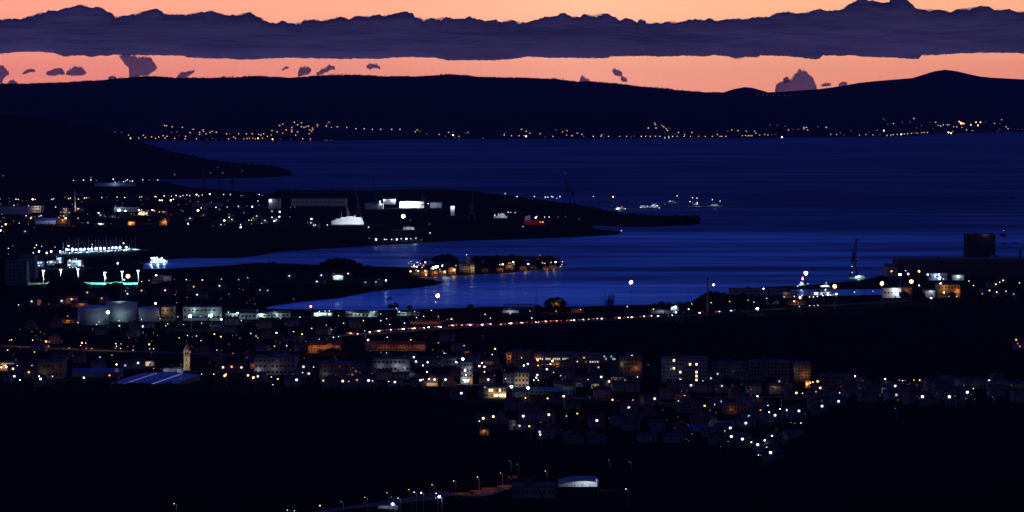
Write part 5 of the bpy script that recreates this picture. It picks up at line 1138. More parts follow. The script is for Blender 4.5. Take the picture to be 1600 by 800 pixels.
b, g, w, h, k = building('warehouse', 1300, 1308, 459, 463.5, 'small white hut beside the orange high-mast', 'hut', depth=6, wallmat=M_white); glow(b, (0, -4, 3), 500, 'w')
b, g, w, h, k = building('warehouse', 1224, 1246, 457, 466, 'grey hut row on the quay below the work ship', 'hut', depth=10, wallmat=M_conc, win=(5, 1)); glow(b, (-w * .4, -7, 5), 500, 'y')
b, g, w, h, k = building('warehouse', 1232, 1258, 469, 476.5, 'orange-lit low house on the shore below the work ship', 'house', depth=12, wallmat=M_orng, roof='gable', win=(5, 1)); glow(b, (0, -7, 4), 1600, 'o')
b, g, w, h, k = building('warehouse', 1265, 1299, 456, 462, 'long row of white-lit yard offices on the quay', 'office row', depth=8, wallmat=M_white, win=(10, 1), lit=[(2, 0), (3, 0), (5, 0), (8, 0)], wcol='w'); glow(b, (w * .3, -5, 3), 900, 'w'); glow(b, (-w * .2, -5, 3), 400, 'w')
b, g, w, h, k = building('warehouse', 1200, 1218, 470, 475, 'dim long shed with a pale roof edge left of the orange-lit house', 'shed', depth=10, wallmat=M_pale); glow(b, (0, -8, 7), 350, 'w')
b, g, w, h, k = building('warehouse', 1140, 1230, 452, 459, 'long low wall-like warehouse on the shore right of the chimney', 'warehouse', depth=12, wallmat=M_conc, win=(20, 1))
b, g, w, h, k = building('warehouse', 1018, 1048, 485, 490, 'low white-lit shed left of the shore yard', 'shed', depth=10, wallmat=M_white); glow(b, (0, -6, 4), 500, 'w')
b, g, w, h, k = building('yard_office', 1049, 1060, 479, 489, 'small yard office flooded with bluish white light', 'office', depth=8, wallmat=M_white, win=(3, 2)); glow(b, (0, -5, 5), 1400, 'b')
b, g, w, h, k = building('kiosk', 893, 912, 482, 489, 'little orange-lit building right of the round tree', 'building', depth=8, wallmat=M_orng, roof='gable'); glow(b, (0, -5, 4), 420, 'o')
b, g, w, h, k = building('retaining_wall', 641, 690, 502.5, 507, 'low wall glowing orange beside the slip road', 'wall', depth=1.5, wallmat=M_orng, door=False); glow(b, (-w * .35, -5, 4), 900, 'o'); glow(b, (w * .2, -5, 4), 700, 'o')

# --- town buildings
def B(*a, **kw):
    e = kw.pop('e', None); r = building(*a, **kw)
    if e:
        for lx, ly, lz, en, c in e: glow(r[0], (lx * r[2], ly, lz * r[3]), en, c)
    return r
GT = 'larger buildings of the town'
B('school', 481, 531, 533, 551, 'long school building glowing orange on the slope above the town', 'school', wallmat=M_orng, depth=14, win=(12, 3), roof='gable', roofm=0, e=[(-.3, -12, .8, 3200, 'o'), (.05, -12, .8, 2800, 'o'), (.4, -12, .8, 1600, 'o')])
B('school', 571, 665, 534, 548, 'very long low building dim orange right of the school', 'long building', wallmat=M_orng, depth=14, win=(20, 2), roof='gable', roofm=0, e=[(-.2, -12, 1.0, 1300, 'o'), (.15, -12, 1.0, 1300, 'o'), (.42, -10, 1.0, 1100, 'o')])
B('factory', 397, 462, 559, 586, 'large pale factory block, dim, left of the dark trees', 'factory', wall=2, depth=20, win=(10, 3), e=[(-.4, -10, .3, 600, 'w'), (.0, -12, .4, 350, 'w')])
B('factory', 499, 545, 569, 592, 'dim grey block right of the pale factory', 'factory', wall=3, depth=20, win=(8, 3), e=[(-.3, -10, .3, 250, 'w')])
B('warehouse', 583, 640, 561, 582, 'pale grey warehouse lit from its right end', 'warehouse', wall=2, depth=16, win=(9, 2), e=[(.15, -8, .5, 700, 'w'), (-.3, -8, .5, 300, 'w'), (.35, -8, .3, 500, 'w')])
B('shop_block', 690, 722, 560, 571, 'white shop block with a bright end window', 'shop block', wall=2, depth=12, win=(6, 1), lit=[(5, 0)], wcol='w', e=[(.35, -6, .5, 900, 'w')])
B('shop_block', 720, 738, 566, 600, 'shopping street corner flooded with white signs', 'shop block', wall=2, depth=10, win=(4, 4), lit=[(1, 1), (1, 3), (2, 3)], wcol='w', e=[(.2, -6, .7, 700, 'w'), (-.2, -6, .2, 1800, 'w'), (.4, -5, .1, 900, 'o')])
B('shop_block', 741, 772, 565, 575, 'low shop row lit reddish right of the shopping street', 'shop block', wall=1, depth=12, win=(6, 1), e=[(-.1, -6, .7, 700, 'p'), (.3, -6, .5, 300, 'o')])
B('house', 726, 734, 548, 559, 'small house with one glowing orange wall above the shopping street', 'house', wallmat=M_orng, depth=8, roof='gable', win=(2, 2), e=[(0, -5, .6, 1500, 'o')], group='houses of the town')
B('house', 791, 799, 551, 571, 'narrow tower house with an orange-lit wall left of the offices', 'house', wallmat=M_orng, depth=8, win=(1, 4), e=[(.1, -5, .7, 900, 'o')], group='houses of the town')
B('apartment_block', 800, 832, 550, 572, 'dark apartment block left of the glass-fronted offices', 'apartment block', wall=1, depth=12, win=(6, 4), e=[(0, -10, .4, 200, 'o')])
B('office_block', 834, 899, 553, 574, 'glass-fronted office block with two long rows of lit windows', 'office block', wallmat=M_off, depth=14, win=(22, 4), lit=[(q, 1) for q in (1, 2, 3, 4, 6, 7, 8, 10, 11, 12, 13, 15, 16, 17, 18)] + [(q, 3) for q in (0, 1, 2, 3, 4, 5, 6, 7, 9, 10)], wcol='w', wstr=0, e=[(-.42, -6, .6, 900, 'o'), (.05, -6, .2, 900, 'o')])
B('office_block', 901, 940, 554, 568, 'low dark offices right of the glass-fronted ones with a lit strip', 'office block', wallmat=M_off, depth=12, win=(10, 3), lit=[(3, 2), (5, 2), (6, 2), (7, 2), (8, 2)], wcol='w', wstr=0)
B('pavilion', 846, 856, 571, 584, 'small pavilion with an orange-lit gable below the offices', 'pavilion', wallmat=M_orng, depth=8, roof='gabley', e=[(0, -5, .6, 1000, 'o')])
B('apartment_block', 804, 826, 583, 606, 'tan corner block lit between two glaring white lamps', 'apartment block', wallmat=M_tan, depth=12, win=(4, 3), e=[(0, -9, .5, 1500, 'y'), (-.5, -5, .05, 700, 'w'), (.55, -5, .1, 900, 'w')])
B('apartment_block', 786, 803, 585, 604, 'dark grey block left of the tan corner block', 'apartment block', wall=2, depth=12, win=(3, 3), e=[(0, -9, .4, 250, 'w')])
B('apartment_block', 940, 962, 556, 568, 'dim block with two rows of small lit windows above the dark field', 'apartment block', wallmat=M_off, depth=12, win=(8, 3), lit=[(1, 0), (2, 1), (5, 0), (6, 1), (7, 1)], wcol='g', wstr=0)
B('apartment_block', 968, 1003, 559, 592, 'brown apartment block faintly lit orange on its right side', 'apartment block', wall=3, depth=12, win=(6, 5), e=[(.25, -7, .5, 700, 'o'), (-.4, -6, .7, 300, 'y')])
B('church_hall', 955, 976, 585, 607, 'white building with a slanting roof line, tallest at its left', 'white building', wall=2, depth=12, roof='gable', win=(3, 2), e=[(-.3, -8, .5, 900, 'y')], px=None)
B('house', 924, 936, 598, 607, 'little white gabled house left of the slanting white building', 'house', wallmat=M_pale, roof='gabley', depth=9, win=(2, 1), e=[(0, -5, .6, 450, 'y')], group='houses of the town')
B('house', 896, 911, 596, 604, 'grey gabled house with a dim front beside the white annex', 'house', wallmat=M_pale, roof='gabley', depth=9, win=(3, 1), e=[(0, -7, .6, 170, 'w')], group='houses of the town')
B('house', 883, 895, 602, 608, 'low white annex left of the grey gabled house', 'house', wallmat=M_white, depth=8, win=(3, 1), e=[(-.2, -6, .7, 260, 'w')], group='houses of the town')
B('market_hall', 801, 895, 607, 616, 'long hall with a faint teal roof below the two glaring lamps', 'market hall', wallmat=M_off, roofmat=mat('teal_sheet', (0.02, 0.14, 0.20), .5), roof='gable', depth=18, win=(14, 1), e=[(-.3, -14, 2.2, 1500, 'g'), (.3, -14, 2.2, 1500, 'b')])
B('greenhouse_shop', 755, 791, 606, 622, 'glazed garden shop glowing yellow-white inside', 'garden shop', wallmat=M_tan, depth=12, win=(9, 2), lit=[(2, 0), (3, 0), (4, 1), (5, 1), (6, 0), (6, 1), (7, 1), (8, 1)], wcol='y', wstr=1, e=[(-.1, -6, .4, 900, 'y'), (.35, -6, .3, 1600, 'y')])
B('canopy', 664, 684, 598, 603.5, 'flat car park canopy lit warm white', 'canopy', wallmat=M_white, depth=9, door=False, e=[(0, -7, 1.3, 1500, 'p'), (-.4, -6, 1.3, 500, 'p')])
B('shed', 636, 649, 581, 589, 'pale shed with an arched end left of the car park', 'shed', wall=2, roof='gabley', depth=8, e=[(0, -6, .6, 250, 'y')])
B('apartment_block', 1035, 1106, 560, 597, 'large pale six-storey apartment block with a few lit windows', 'apartment block', wall=2, depth=14, win=(14, 6), lit=[(3, 2), (5, 3), (5, 5), (10, 1), (10, 3), (10, 4), (10, 5), (8, 1), (3, 0)], wstr=1, e=[(-.3, -14, .5, 420, 'w')])
B('apartment_block', 1125, 1168, 568, 590, 'wide four-storey dim block right of the large apartment block', 'apartment block', wall=1, depth=14, win=(9, 4), e=[(0, -12, .4, 150, 'w')])
B('apartment_block', 1172, 1236, 566, 594, 'long dark block left of the orange-lit tower flats', 'apartment block', wall=3, depth=14, win=(12, 5))
B('apartment_block', 1240, 1267, 568, 596, 'tower flats with the right face lit orange', 'apartment block', wall=1, depth=14, win=(5, 6), e=[(.15, -9, .35, 1000, 'o'), (-.45, -6, .6, 260, 'p')])
B('shop_block', 1258, 1266, 595, 606, 'small shop front glaring orange beside the tower flats', 'shop block', wallmat=M_orng, depth=8, e=[(0, -4, .6, 1800, 'o')])
B('shop_block', 1368, 1386, 606, 614, 'low shop with bluish-lit glass front near the palms', 'shop block', wall=2, depth=9, win=(5, 1), e=[(0, -5, .6, 380, 'b')])
B('shop_block', 1395, 1406, 600, 607, 'small lit stall right of the low bluish shop', 'shop block', wall=2, depth=8, e=[(0, -5, .6, 240, 'w')])
for i, (x0, x1, yt, yb) in enumerate([(1475, 1510, 594, 606), (1512, 1540, 596, 606), (1542, 1575, 598, 607), (1578, 1612, 600, 608)]):
    B('apartment_block', x0, x1, yt, yb, f"{['first', 'second', 'third', 'last'][i]} of four dim low blocks at the right end of the town", 'apartment block', wall=i, depth=12, win=(7, 2), e=[(0, -10, .5, 120, 'w')], group='low blocks at the right end of the town')
B('apartment_block', 1283, 1330, 588, 606, 'dark wide block left of the first palm', 'apartment block', wall=3, depth=12, win=(9, 3))
B('house', 1178, 1188, 637, 646.5, 'dark house with an orange-lit corner in the lower right estate', 'house', wallmat=M_orng, depth=8, win=(3, 2), e=[(.4, -4, .4, 700, 'o')], group='houses of the town')
B('apartment_block', 1130, 1172, 630, 647, 'dim block between the orange lamps of the lower right estate', 'apartment block', wall=1, depth=12, win=(8, 3), e=[(-.2, -7, .4, 260, 'o')])
B('warehouse', 1117, 1147, 660, 670, 'shed with a dull blue sheet roof on the estate slope', 'shed', wallmat=M_pale, roofmat=M_blue, roof='gable', depth=16, e=[(-.2, -12, 2.5, 500, 'b')])
B('warehouse', 1078, 1104, 666, 674, 'smaller shed with a darker blue roof left of the blue-roofed shed', 'shed', wallmat=M_pale, roofmat=M_blue, roof='gable', depth=14)
B('warehouse', 796, 809, 660, 671, 'pale-gabled house in the lower village with bluish wall', 'house', wallmat=M_pale, roof='flat', depth=10, win=(3, 2), e=[(0, -8, .6, 160, 'w')])
B('house', 750, 763, 669, 679, 'house lit strong orange at the left end of the lower village', 'house', wallmat=M_orng, roof='gable', depth=9, win=(3, 2), e=[(0, -5, .6, 900, 'o')], group='houses of the town')
B('industrial_hall', 0, 22, 567, 579, 'flat hall with yellow-lit canopy at the left edge', 'hall', wallmat=M_tan, depth=14, win=(4, 1), e=[(-.2, -6, .6, 1500, 'y'), (.3, -6, .5, 600, 'y')])
B('industrial_hall', 60, 98, 566, 592, 'dark hall behind the main road left of the blue roof', 'hall', wall=3, depth=18, win=(6, 2), e=[(-.3, -8, .3, 200, 'y')])
B('industrial_hall', 112, 188, 577, 590, 'hall with a dull blue roof edge behind the big warehouse', 'hall', wallmat=M_off, depth=16, roofmat=M_blue, roof='gable', e=[(-.1, -10, 2.5, 400, 'b')])
B('industrial_hall', 222, 240, 565, 572, 'small hall with a bright yellow-white front', 'hall', wallmat=M_pale, depth=8, e=[(0, -5, .6, 1100, 'y')])
B('industrial_hall', 254, 285, 576, 583, 'low pale hall left of the church tower', 'hall', wallmat=M_pale, depth=8, e=[(.3, -6, .6, 350, 'w'), (-.3, -6, .6, 300, 'w')])
B('house', 360, 382, 568, 578, 'orange-lit house between the church tower and the factory', 'house', wallmat=M_orng, roof='gable', depth=10, win=(5, 2), e=[(0, -6, .6, 800, 'o')], group='houses of the town')
B('house', 391, 400, 566, 577, 'brown-lit house left of the pale factory', 'house', wallmat=M_orng, roof='gable', depth=10, win=(2, 2), e=[(0, -6, .6, 450, 'o')], group='houses of the town')
B('house', 110, 135, 470, 480, 'orange-lit house below the left end of the pitch', 'house', wallmat=M_orng, roof='gable', depth=12, win=(5, 2), e=[(.2, -6, .6, 1200, 'o')], group='houses of the town')
B('house', 95, 117, 497, 505, 'reddish-lit house left of the storage tanks', 'house', wallmat=M_orng, roof='gable', depth=12, win=(5, 1), e=[(0, -6, .6, 900, 'o')], group='houses of the town')
B('apartment_block', 8, 42, 408, 446, 'tall dark block at the left edge below the marina lights', 'apartment block', wallmat=M_off, depth=16, win=(6, 7))
B('apartment_block', 30, 55, 400, 436, 'second dark block behind the one at the left edge', 'apartment block', wallmat=M_off, depth=16, win=(5, 7))

# big warehouse with skylight strips
g = on_ground(236, 601.0); k = mpp(g.y)
P0, P1, P2, P3 = at(163, 599, 9), at(262, 601, 9), at(313, 583, 9), at(222, 580, 9)
wh = empty('skylit_warehouse', (P0.x, P0.y, 2.5)); tag(wh, 'huge warehouse with deep blue roof and two long white skylight strips', 'warehouse', None, (236, 595))
def loc(p, z): return (p.x - P0.x, p.y - P0.y, z)
m = MB(); Q4 = [P0, P1, P2, P3]
m.add([loc(p, -2) for p in Q4] + [loc(p, 5.2) for p in Q4], [(i, (i + 1) % 4, 4 + (i + 1) % 4, 4 + i) for i in range(4)]); m.build('wall', M_tan, wh)
m = MB(); mid0, mid1 = (P0 + P1) / 2, (P2 + P3) / 2
m.add([loc(P0, 5.21), loc(mid0, 6.8), loc(P1, 5.21), loc(P2, 5.21), loc(mid1, 6.8), loc(P3, 5.21)], [(0, 1, 4, 5), (1, 2, 3, 4), (0, 2, 1), (3, 5, 4), (0, 5, 3, 2)]); m.build('roof', M_blue, wh)
M_sky = mat('lit_skylight', (.6, .6, .6), emit=(0.55, 0.62, 1.0), strength=0.30)
for f in (0.30, 0.72):
    m = MB()
    def rz_(f_): return 5.21 + 1.59 * (1 - abs(f_ - .5) * 2) + .12
    a0, a1 = P0.lerp(P1, f - .013), P0.lerp(P1, f + .013); b0, b1 = P3.lerp(P2, f - .013), P3.lerp(P2, f + .013)
    m.add([loc(a0.lerp(b0, .05), rz_(f - .013)), loc(a1.lerp(b1, .05), rz_(f + .013)), loc(a1.lerp(b1, .93), rz_(f + .013)), loc(a0.lerp(b0, .93), rz_(f - .013))], [(0, 1, 2, 3)]); m.build('skylight', M_sky, wh)
glow(wh, (P1.x - P0.x - 10, -8, 3), 300, 'y')

# church tower
g = on_ground(291.5, 579); k = mpp(g.y); H = 33 * k
ct = empty('bell_tower', (g.x, g.y + 2.5, g.z)); tag(ct, 'floodlit white stone bell tower with a pointed spire in the left of town', 'bell tower', None, (292, 579))
hw = 4.6 * k
M_stone = mat('pale_stone', (0.45, 0.42, 0.36), .9, noise_scale=.6, noise_amt=.25)
m = MB(); m.box(-hw, hw, -hw, hw, -1, H * .66); m.build('shaft', M_stone, ct)
m = MB(); m.box(-hw * 1.12, hw * 1.12, -hw * 1.12, hw * 1.12, H * .66 + .003, H * .68); m.build('cornice', M_stone, ct)
m = MB()
for sx in (-1, 1):
    for sy in (-1, 1): m.box(sx * hw * .95 - .45 * sx - .45, sx * hw * .95 - .45 * sx + .45, sy * hw * .95 - .45 * sy - .45, sy * hw * .95 - .45 * sy + .45, H * .68, H * .92)
m.box(-.3, .3, -hw * .93, hw * .93, H * .68, H * .92); m.box(-hw * 1.05, hw * 1.05, -hw * 1.05, hw * 1.05, H * .92, H * .95); m.build('belfry', M_stone, ct)
m = MB(); m.add([(-hw, -hw, H * .953), (hw, -hw, H * .953), (hw, hw, H * .953), (-hw, hw, H * .953), (0, 0, H * 1.32)], [(0, 1, 4), (1, 2, 4), (2, 3, 4), (3, 0, 4), (0, 3, 2, 1)]); m.tube((0, 0, H * 1.3), (0, 0, H * 1.4), .1, .05, 5); m.build('spire', M_conc, ct)
for zz_ in (.25, .5):
    q = put('window', window_mesh('dark', M_glass), ct, (0, -hw - .04, H * zz_)); q.scale = (.7, 1, 1.4)
glow(ct, (-4, -7, 3), 700, 'y'); glow(ct, (4, -7, H * .5), 620, 'y'); glow(ct, (-3.5, -6, H * .85), 420, 'y')

# lit sports canopy at the bottom
g = on_ground(904, 768); k = mpp(g.y)
sc_ = empty('sports_canopy', (g.x, g.y, g.z)); tag(sc_, 'low curved sports canopy open at the front and lit white inside', 'canopy', None, (904, 757))
n = 14; W_ = 62 * k; Hc = 3.0
m = MB(); front, back = [], []
for i in range(n + 1):
    f = i / n; xx = -W_ / 2 + f * W_; arch = math.sin(math.pi * (f * .85 + .08)) * 1.3 + f * 1.3
    front.append((xx, 0, Hc + arch)); back.append((xx, 14, Hc + arch + .6))
m.v += front + back; m.f += [(i, i + 1, n + 2 + i, n + 1 + i) for i in range(n)]; m.m += [0] * n; m.build('roof', M_metal, sc_)
m = MB(); m.add([(-W_ / 2, 13.8, 0), (W_ / 2, 13.8, 0), (W_ / 2, 13.8, Hc + 1.2), (-W_ / 2, 13.8, Hc + .3)], [(0, 1, 2, 3)]); m.build('back_wall', M_white, sc_)
m = MB(); m.box(-W_ / 2, W_ / 2, .3, .7, 0, 2.2); m.build('front_wall', mat('dark_green_panel', (.03, .05, .035), .8), sc_)
for i in range(6):
    m = MB(); m.box(-.12, .12, .2, .44, 0, Hc + .6); m.build('post', M_dark, sc_, (-W_ / 2 + .2 + i * (W_ - .4) / 5, 0, 0))
glow(sc_, (W_ * .08, 9, Hc - .4), 260, 'w'); glow(sc_, (W_ * .25, 9, Hc - .2), 420, 'w'); glow(sc_, (W_ * .38, 9, Hc + .2), 300, 'w')
B('sports_hall', 800, 868, 761, 778, 'low dim bluish hall left of the lit sports canopy', 'sports hall', wallmat=M_off, depth=12, win=(10, 1), e=[(-.1, -5, .5, 14, 'b'), (.3, -5, .5, 22, 'b')])
for i, (x, y) in enumerate([(606, 795), (722, 774), (748, 770), (790, 762), (764, 766), (796, 747)]):
    g = on_ground(x, y); m = MB(); m.box(-4, 4, -.2, .2, -.5, 1.3); o = m.build('garden_wall', M_orng if i else M_white, None, g, .15)
    tag(o, f"low {'white' if not i else 'orange-lit'} garden wall on the valley road {['by the work lights', 'at its bend', 'past its bend', 'near its upper end', 'between bend and upper end', 'under the roadside trees'][i]}", 'garden wall', 'garden walls along the valley road', (x, y)); glow(o, (0, -4.5, 2.5), 130, 'o' if i else 'w')

# ================================================================ TREES AND WOODS
def leaf_cloud(m, c, rx, ry, rz, n, size, rng, mi=0):
    """leaf clumps scattered through an uneven crown: denser in a few lobes, gaps between"""
    lobes = [(Vector((rng.gauss(0, .42), rng.gauss(0, .42), rng.gauss(0.05, .38))), rng.uniform(.34, .6)) for _ in range(7)]
    for _ in range(n):
        lc, lr = rng.choice(lobes)
        d = Vector((rng.gauss(0, 1), rng.gauss(0, 1), rng.gauss(0, 1))).normalized() * (rng.random() ** .45) * lr
        p = lc + d
        P = Vector((c[0] + p.x * rx, c[1] + p.y * ry, c[2] + p.z * rz))
        a = Vector((rng.gauss(0, 1), rng.gauss(0, 1), rng.gauss(0, 1))).normalized() * size * rng.uniform(.6, 1.3)
        b = a.orthogonal().normalized() * size * rng.uniform(.5, 1.1)
        m.add([P - a - b, P + a - b * .6, P + a * .8 + b, P - a * .7 + b], [(0, 1, 2, 3)], mi)
def tree_kit(kind, seed):
    rng = random.Random(seed); t = MB(); c = MB()
    if kind == 'broad':
        t.tube((0, 0, -.5), (.15, .1, 3.2), .38, .26, 8)
        for q in range(5):
            a = q * 1.26 + rng.random(); t.tube((.15, .1, 2.6 + .25 * q), (math.cos(a) * 2.6, math.sin(a) * 2.6, 5.2 + rng.random() * 1.6), .17, .06, 5)
        t.tube((.15, .1, 3.2), (0, 0, 7.2), .24, .07, 6)
        leaf_cloud(c, (0, 0, 6.2), 4.6, 4.6, 3.5, 620, .42, rng)
    elif kind == 'round':
        t.tube((0, 0, -.5), (0, 0, 3.4), .42, .3, 8)
        for q in range(7):
            a = q * .9; t.tube((0, 0, 2.4), (math.cos(a) * 2.6, math.sin(a) * 2.6, 5.4 + (q % 3)), .18, .05, 5)
        for q in range(1500):
            d = Vector((rng.gauss(0, 1), rng.gauss(0, 1), rng.gauss(0, 1))).normalized(); rr_ = 1 + .16 * noise.noise(d * 2.3 + Vector((seed, 0, 0))) * 2
            p = Vector((d.x * 4.4, d.y * 4.4, d.z * 3.9)) * rr_ * rng.random() ** .3; P = Vector((0, 0, 5.6)) + p
            if P.z < 1.7: continue
            u_ = Vector((rng.gauss(0, 1), rng.gauss(0, 1), rng.gauss(0, 1))).normalized() * .36; v_ = u_.orthogonal().normalized() * .34
            c.add([P - u_ - v_, P + u_ - v_ * .6, P + u_ * .8 + v_, P - u_ * .7 + v_], [(0, 1, 2, 3)])
    elif kind == 'poplar':
        t.tube((0, 0, -.5), (0, 0, 15), .3, .06, 6)
        for q in range(8): a = q * 2.1; t.tube((0, 0, 3 + q * 1.3), (math.cos(a) * .8, math.sin(a) * .8, 5 + q * 1.3), .08, .03, 4)
        leaf_cloud(c, (0, 0, 9.5), 1.6, 1.6, 8.5, 420, .36, rng)
    elif kind == 'pine':
        t.tube((0, 0, -.5), (.4, 0, 7.5), .35, .16, 8)
        for q in range(6): a = q * 1.05; t.tube((.3, 0, 5.2 + .2 * q), (math.cos(a) * 2.8, math.sin(a) * 2.8, 7.6), .12, .05, 5)
        leaf_cloud(c, (.3, 0, 8.3), 4.4, 4.4, 1.8, 520, .4, rng)
    elif kind == 'palm':
        t.tube((0, 0, -.3), (.3, 0, 6.2), .28, .2, 8)
        for q in range(14):
            a = q * .45; L_ = 2.6; pts = [Vector((.3, 0, 6.2)) + Vector((math.cos(a) * L_ * f, math.sin(a) * L_ * f, 1.1 * math.sin(f * 2.6) - 1.2 * f * f)) for f in (0, .35, .7, 1)]
            sd = Vector((-math.sin(a), math.cos(a), 0)) * .32
            for p, q2, w0, w1 in zip(pts[:-1], pts[1:], (.3, 1, .8), (1, .8, .1)): c.add([p - sd * w0, q2 - sd * w1, q2 + sd * w1, p + sd * w0], [(0, 1, 2, 3)])
    return t.mesh('trunk', M_trunk), c.mesh('crown', M_pine if kind == 'pine' else M_leaf)
KITS = {k: [tree_kit(k, 10 * i + len(k)) for i in range(n)] for k, n in (('broad', 3), ('round', 2), ('poplar', 2), ('pine', 2), ('palm', 1))}
HGT = {'broad': 9.6, 'round': 9.8, 'poplar': 17.5, 'pine': 10.0, 'palm': 7.0}
def tree(x, yb, hpx, kind, label, group, wide=1.0, crown=None):
    g = on_ground(x, yb); s_ = hpx * mpp(g.y) / HGT[kind]
    i = int(x * 3 + yb) % len(KITS[kind])
    o = empty({'broad': 'broadleaf_tree', 'round': 'broadleaf_tree', 'poplar': 'poplar_tree', 'pine': 'pine_tree', 'palm': 'palm_tree'}[kind], g, (x * 1.7) % 6.28); o.scale = (s_ * wide, s_ * wide, s_)
    tag(o, label, {'palm': 'palm tree'}.get(kind, 'tree'), group, (x, yb))
    put('trunk', KITS[kind][i][0], o); put('crown', KITS[kind][i][1], o)
    return o
GS = 'trees along the near shore'
for x, yb, hp, w_ in [(1008, 487, 8, 1.2), (1022, 486, 12, 1.2), (1034, 486, 15, 1.1), (1045, 485, 12, 1.1), (1062, 485, 13, 1.2), (1075, 483, 12, 1.2), (1090, 484, 18, 1.1), (1099, 484, 24, 1.0), (1110, 484, 29, 1.0), (1121, 483, 27, 1.0), (1132, 482, 24, 1.1), (1146, 479, 19, 1.2),
                    (1160, 478, 20, 1.2), (1175, 477, 17, 1.2), (1205, 476, 11, 1.3), (1222, 476, 12, 1.3), (1263, 474, 10, 1.3), (1280, 472, 9, 1.4), (1300, 471, 9, 1.4), (1350, 469, 9, 1.4), (1365, 468, 8, 1.4), (1412, 468, 13, 1.2), (1432, 470, 12, 1.2), (1440, 470, 13, 1.0), (1487, 468, 12, 1.3), (1510, 470, 15, 1.3),
                    (930, 489, 10, 1.3), (610, 483, 8, 1.3), (618, 484, 11, 1.0), (640, 484, 7, 1.5), (735, 484, 9, 1.2), (840, 484, 8, 1.4), (905, 487, 8, 1.5), (1525, 469, 16, 1.2), (1542, 470, 13, 1.3), (1575, 472, 14, 1.3)]:
    tree(x, yb, hp, 'round', f"{'tall' if hp > 18 else 'middling' if hp > 11 else 'low'} dark broadleaf tree {where('SHORE', x)}", GS, w_)
tree(868, 487, 23, 'round', 'large round bare-looking tree glowing brownish orange on the near shore', GS, 1.7)
_o = THINGS[-1][0]; point_light(None, Vector(_o.location) + Vector((1, -13, 9)), 3200, LC['o'], .4).name = 'tree_lamp'
for x, hp in ((950, 27), (953.5, 30), (957.5, 29)): tree(x, 489, hp, 'poplar', f"{'left' if x < 951 else 'middle' if x < 955 else 'right'} poplar of the three on the near shore", GS, 1.0)
for x, yb, hp, w_ in [(80, 455, 14, 1.6), (88, 456, 22, 1.2), (98, 457, 27, 1.1), (108, 457, 28, 1.1), (118, 457, 25, 1.1), (127, 456, 16, 1.3), (170, 453, 11, 1.3), (180, 453, 12, 1.4), (189, 453, 11, 1.2), (222, 452, 12, 1.3), (232, 452, 12, 1.3), (244, 452, 9, 1.4), (262, 452, 10, 1.4), (10, 462, 16, 1.2), (40, 460, 13, 1.4)]:
    tree(x, yb, hp, 'round', f"{'tall' if hp > 20 else 'low'} dark tree in front of the football pitch {'at its left part' if x < 140 else 'at its middle' if x < 200 else 'at its right end' if x < 270 else ''}".strip(), 'trees in front of the football pitch', w_)
for x, yb, hp, w_ in [(654, 424, 12, 1.1), (664, 423, 18, 1.1), (672, 423, 20, 1.1), (683, 422, 22, 1.1), (692, 422, 25, 1.0), (701, 421, 24, 1.0), (709, 421, 20, 1.0), (745, 420, 20, 1.1), (756, 420, 20, 1.1), (766, 419, 20, 1.1), (776, 418, 20, 1.1), (788, 418, 19, 1.1), (799, 417, 19, 1.1), (809, 417, 18, 1.1), (819, 416, 16, 1.1), (828, 416, 15, 1.1),
                    (838, 415, 14, 1.1), (848, 415, 16, 1.1), (857, 414, 15, 1.1), (866, 414, 13, 1.1), (718, 421, 12, 1.0)]:
    hp = 413.5 - (yb - hp); yb = 413.5
    tree(x, yb, hp, 'round' if int(x) % 3 else 'pine', f"{'tall' if hp > 17 else 'low'} dark tree behind the {'left' if x < 715 else 'middle' if x < 790 else 'right'} part of the village", 'trees of the village peninsula', w_ * 1.35)
for x, yb, hp, w_ in [(505, 421, 12, 1.2), (516, 421, 17, 1.2), (527, 421, 19, 1.1), (538, 421, 19, 1.1), (549, 421, 16, 1.2), (561, 422, 11, 1.3), (575, 423, 9, 1.4), (600, 431, 13, 1.2), (613, 432, 15, 1.2), (626, 433, 13, 1.2), (585, 432, 11, 1.3), (420, 421, 12, .6), (427, 421, 13, .5), (640, 441, 6, 1.5), (660, 443, 6, 1.5), (450, 424, 8, 1.6), (475, 424, 8, 1.6), (400, 424, 11, 1.4), (380, 424, 12, 1.3)]:
    tree(x, yb, hp, 'round', f"{'tall' if hp > 15 else 'low'} dark tree on the middle peninsula {'left of the boathouse' if x < 520 else 'around the boathouse' if x < 580 else 'near the causeway'}", 'trees of the middle peninsula', w_)
GTN = 'trees of the town'
for i, (x, yb, hp) in enumerate([(1328, 604, 16), (1370, 604, 17), (1420, 605, 18)]):
    o = tree(x, yb, hp, 'palm' if i != 1 else 'palm', f"{['left', 'middle', 'right'][i]} of the three lamp-lit palms on the right road", 'palms on the right road'); point_light(None, Vector(o.location) + Vector((2, -4, 5)), 130, LC['y'], .3).name = 'palm_lamp'
for x, yb, hp, w_, lb in [(508, 558, 14, 1.4, 'left'), (522, 560, 17, 1.3, 'middle'), (540, 560, 14, 1.4, 'right'), (440, 553, 8, 1.4, 'far left'), (560, 562, 10, 1.5, 'far right')]:
    tree(x, yb, hp, 'broad', f"dark tree below the orange-lit school, {lb} in its group", GTN, w_)
o = tree(551, 594, 15, 'broad', 'broadleaf tree lit bright orange right of the grey block', GTN); point_light(None, Vector(o.location) + Vector((1.5, -5, 4)), 260, LC['o'], .3).name = 'tree_lamp'
for x, yb, hp, e, lb in [(865, 751, 1, 0, '')][:0]: pass
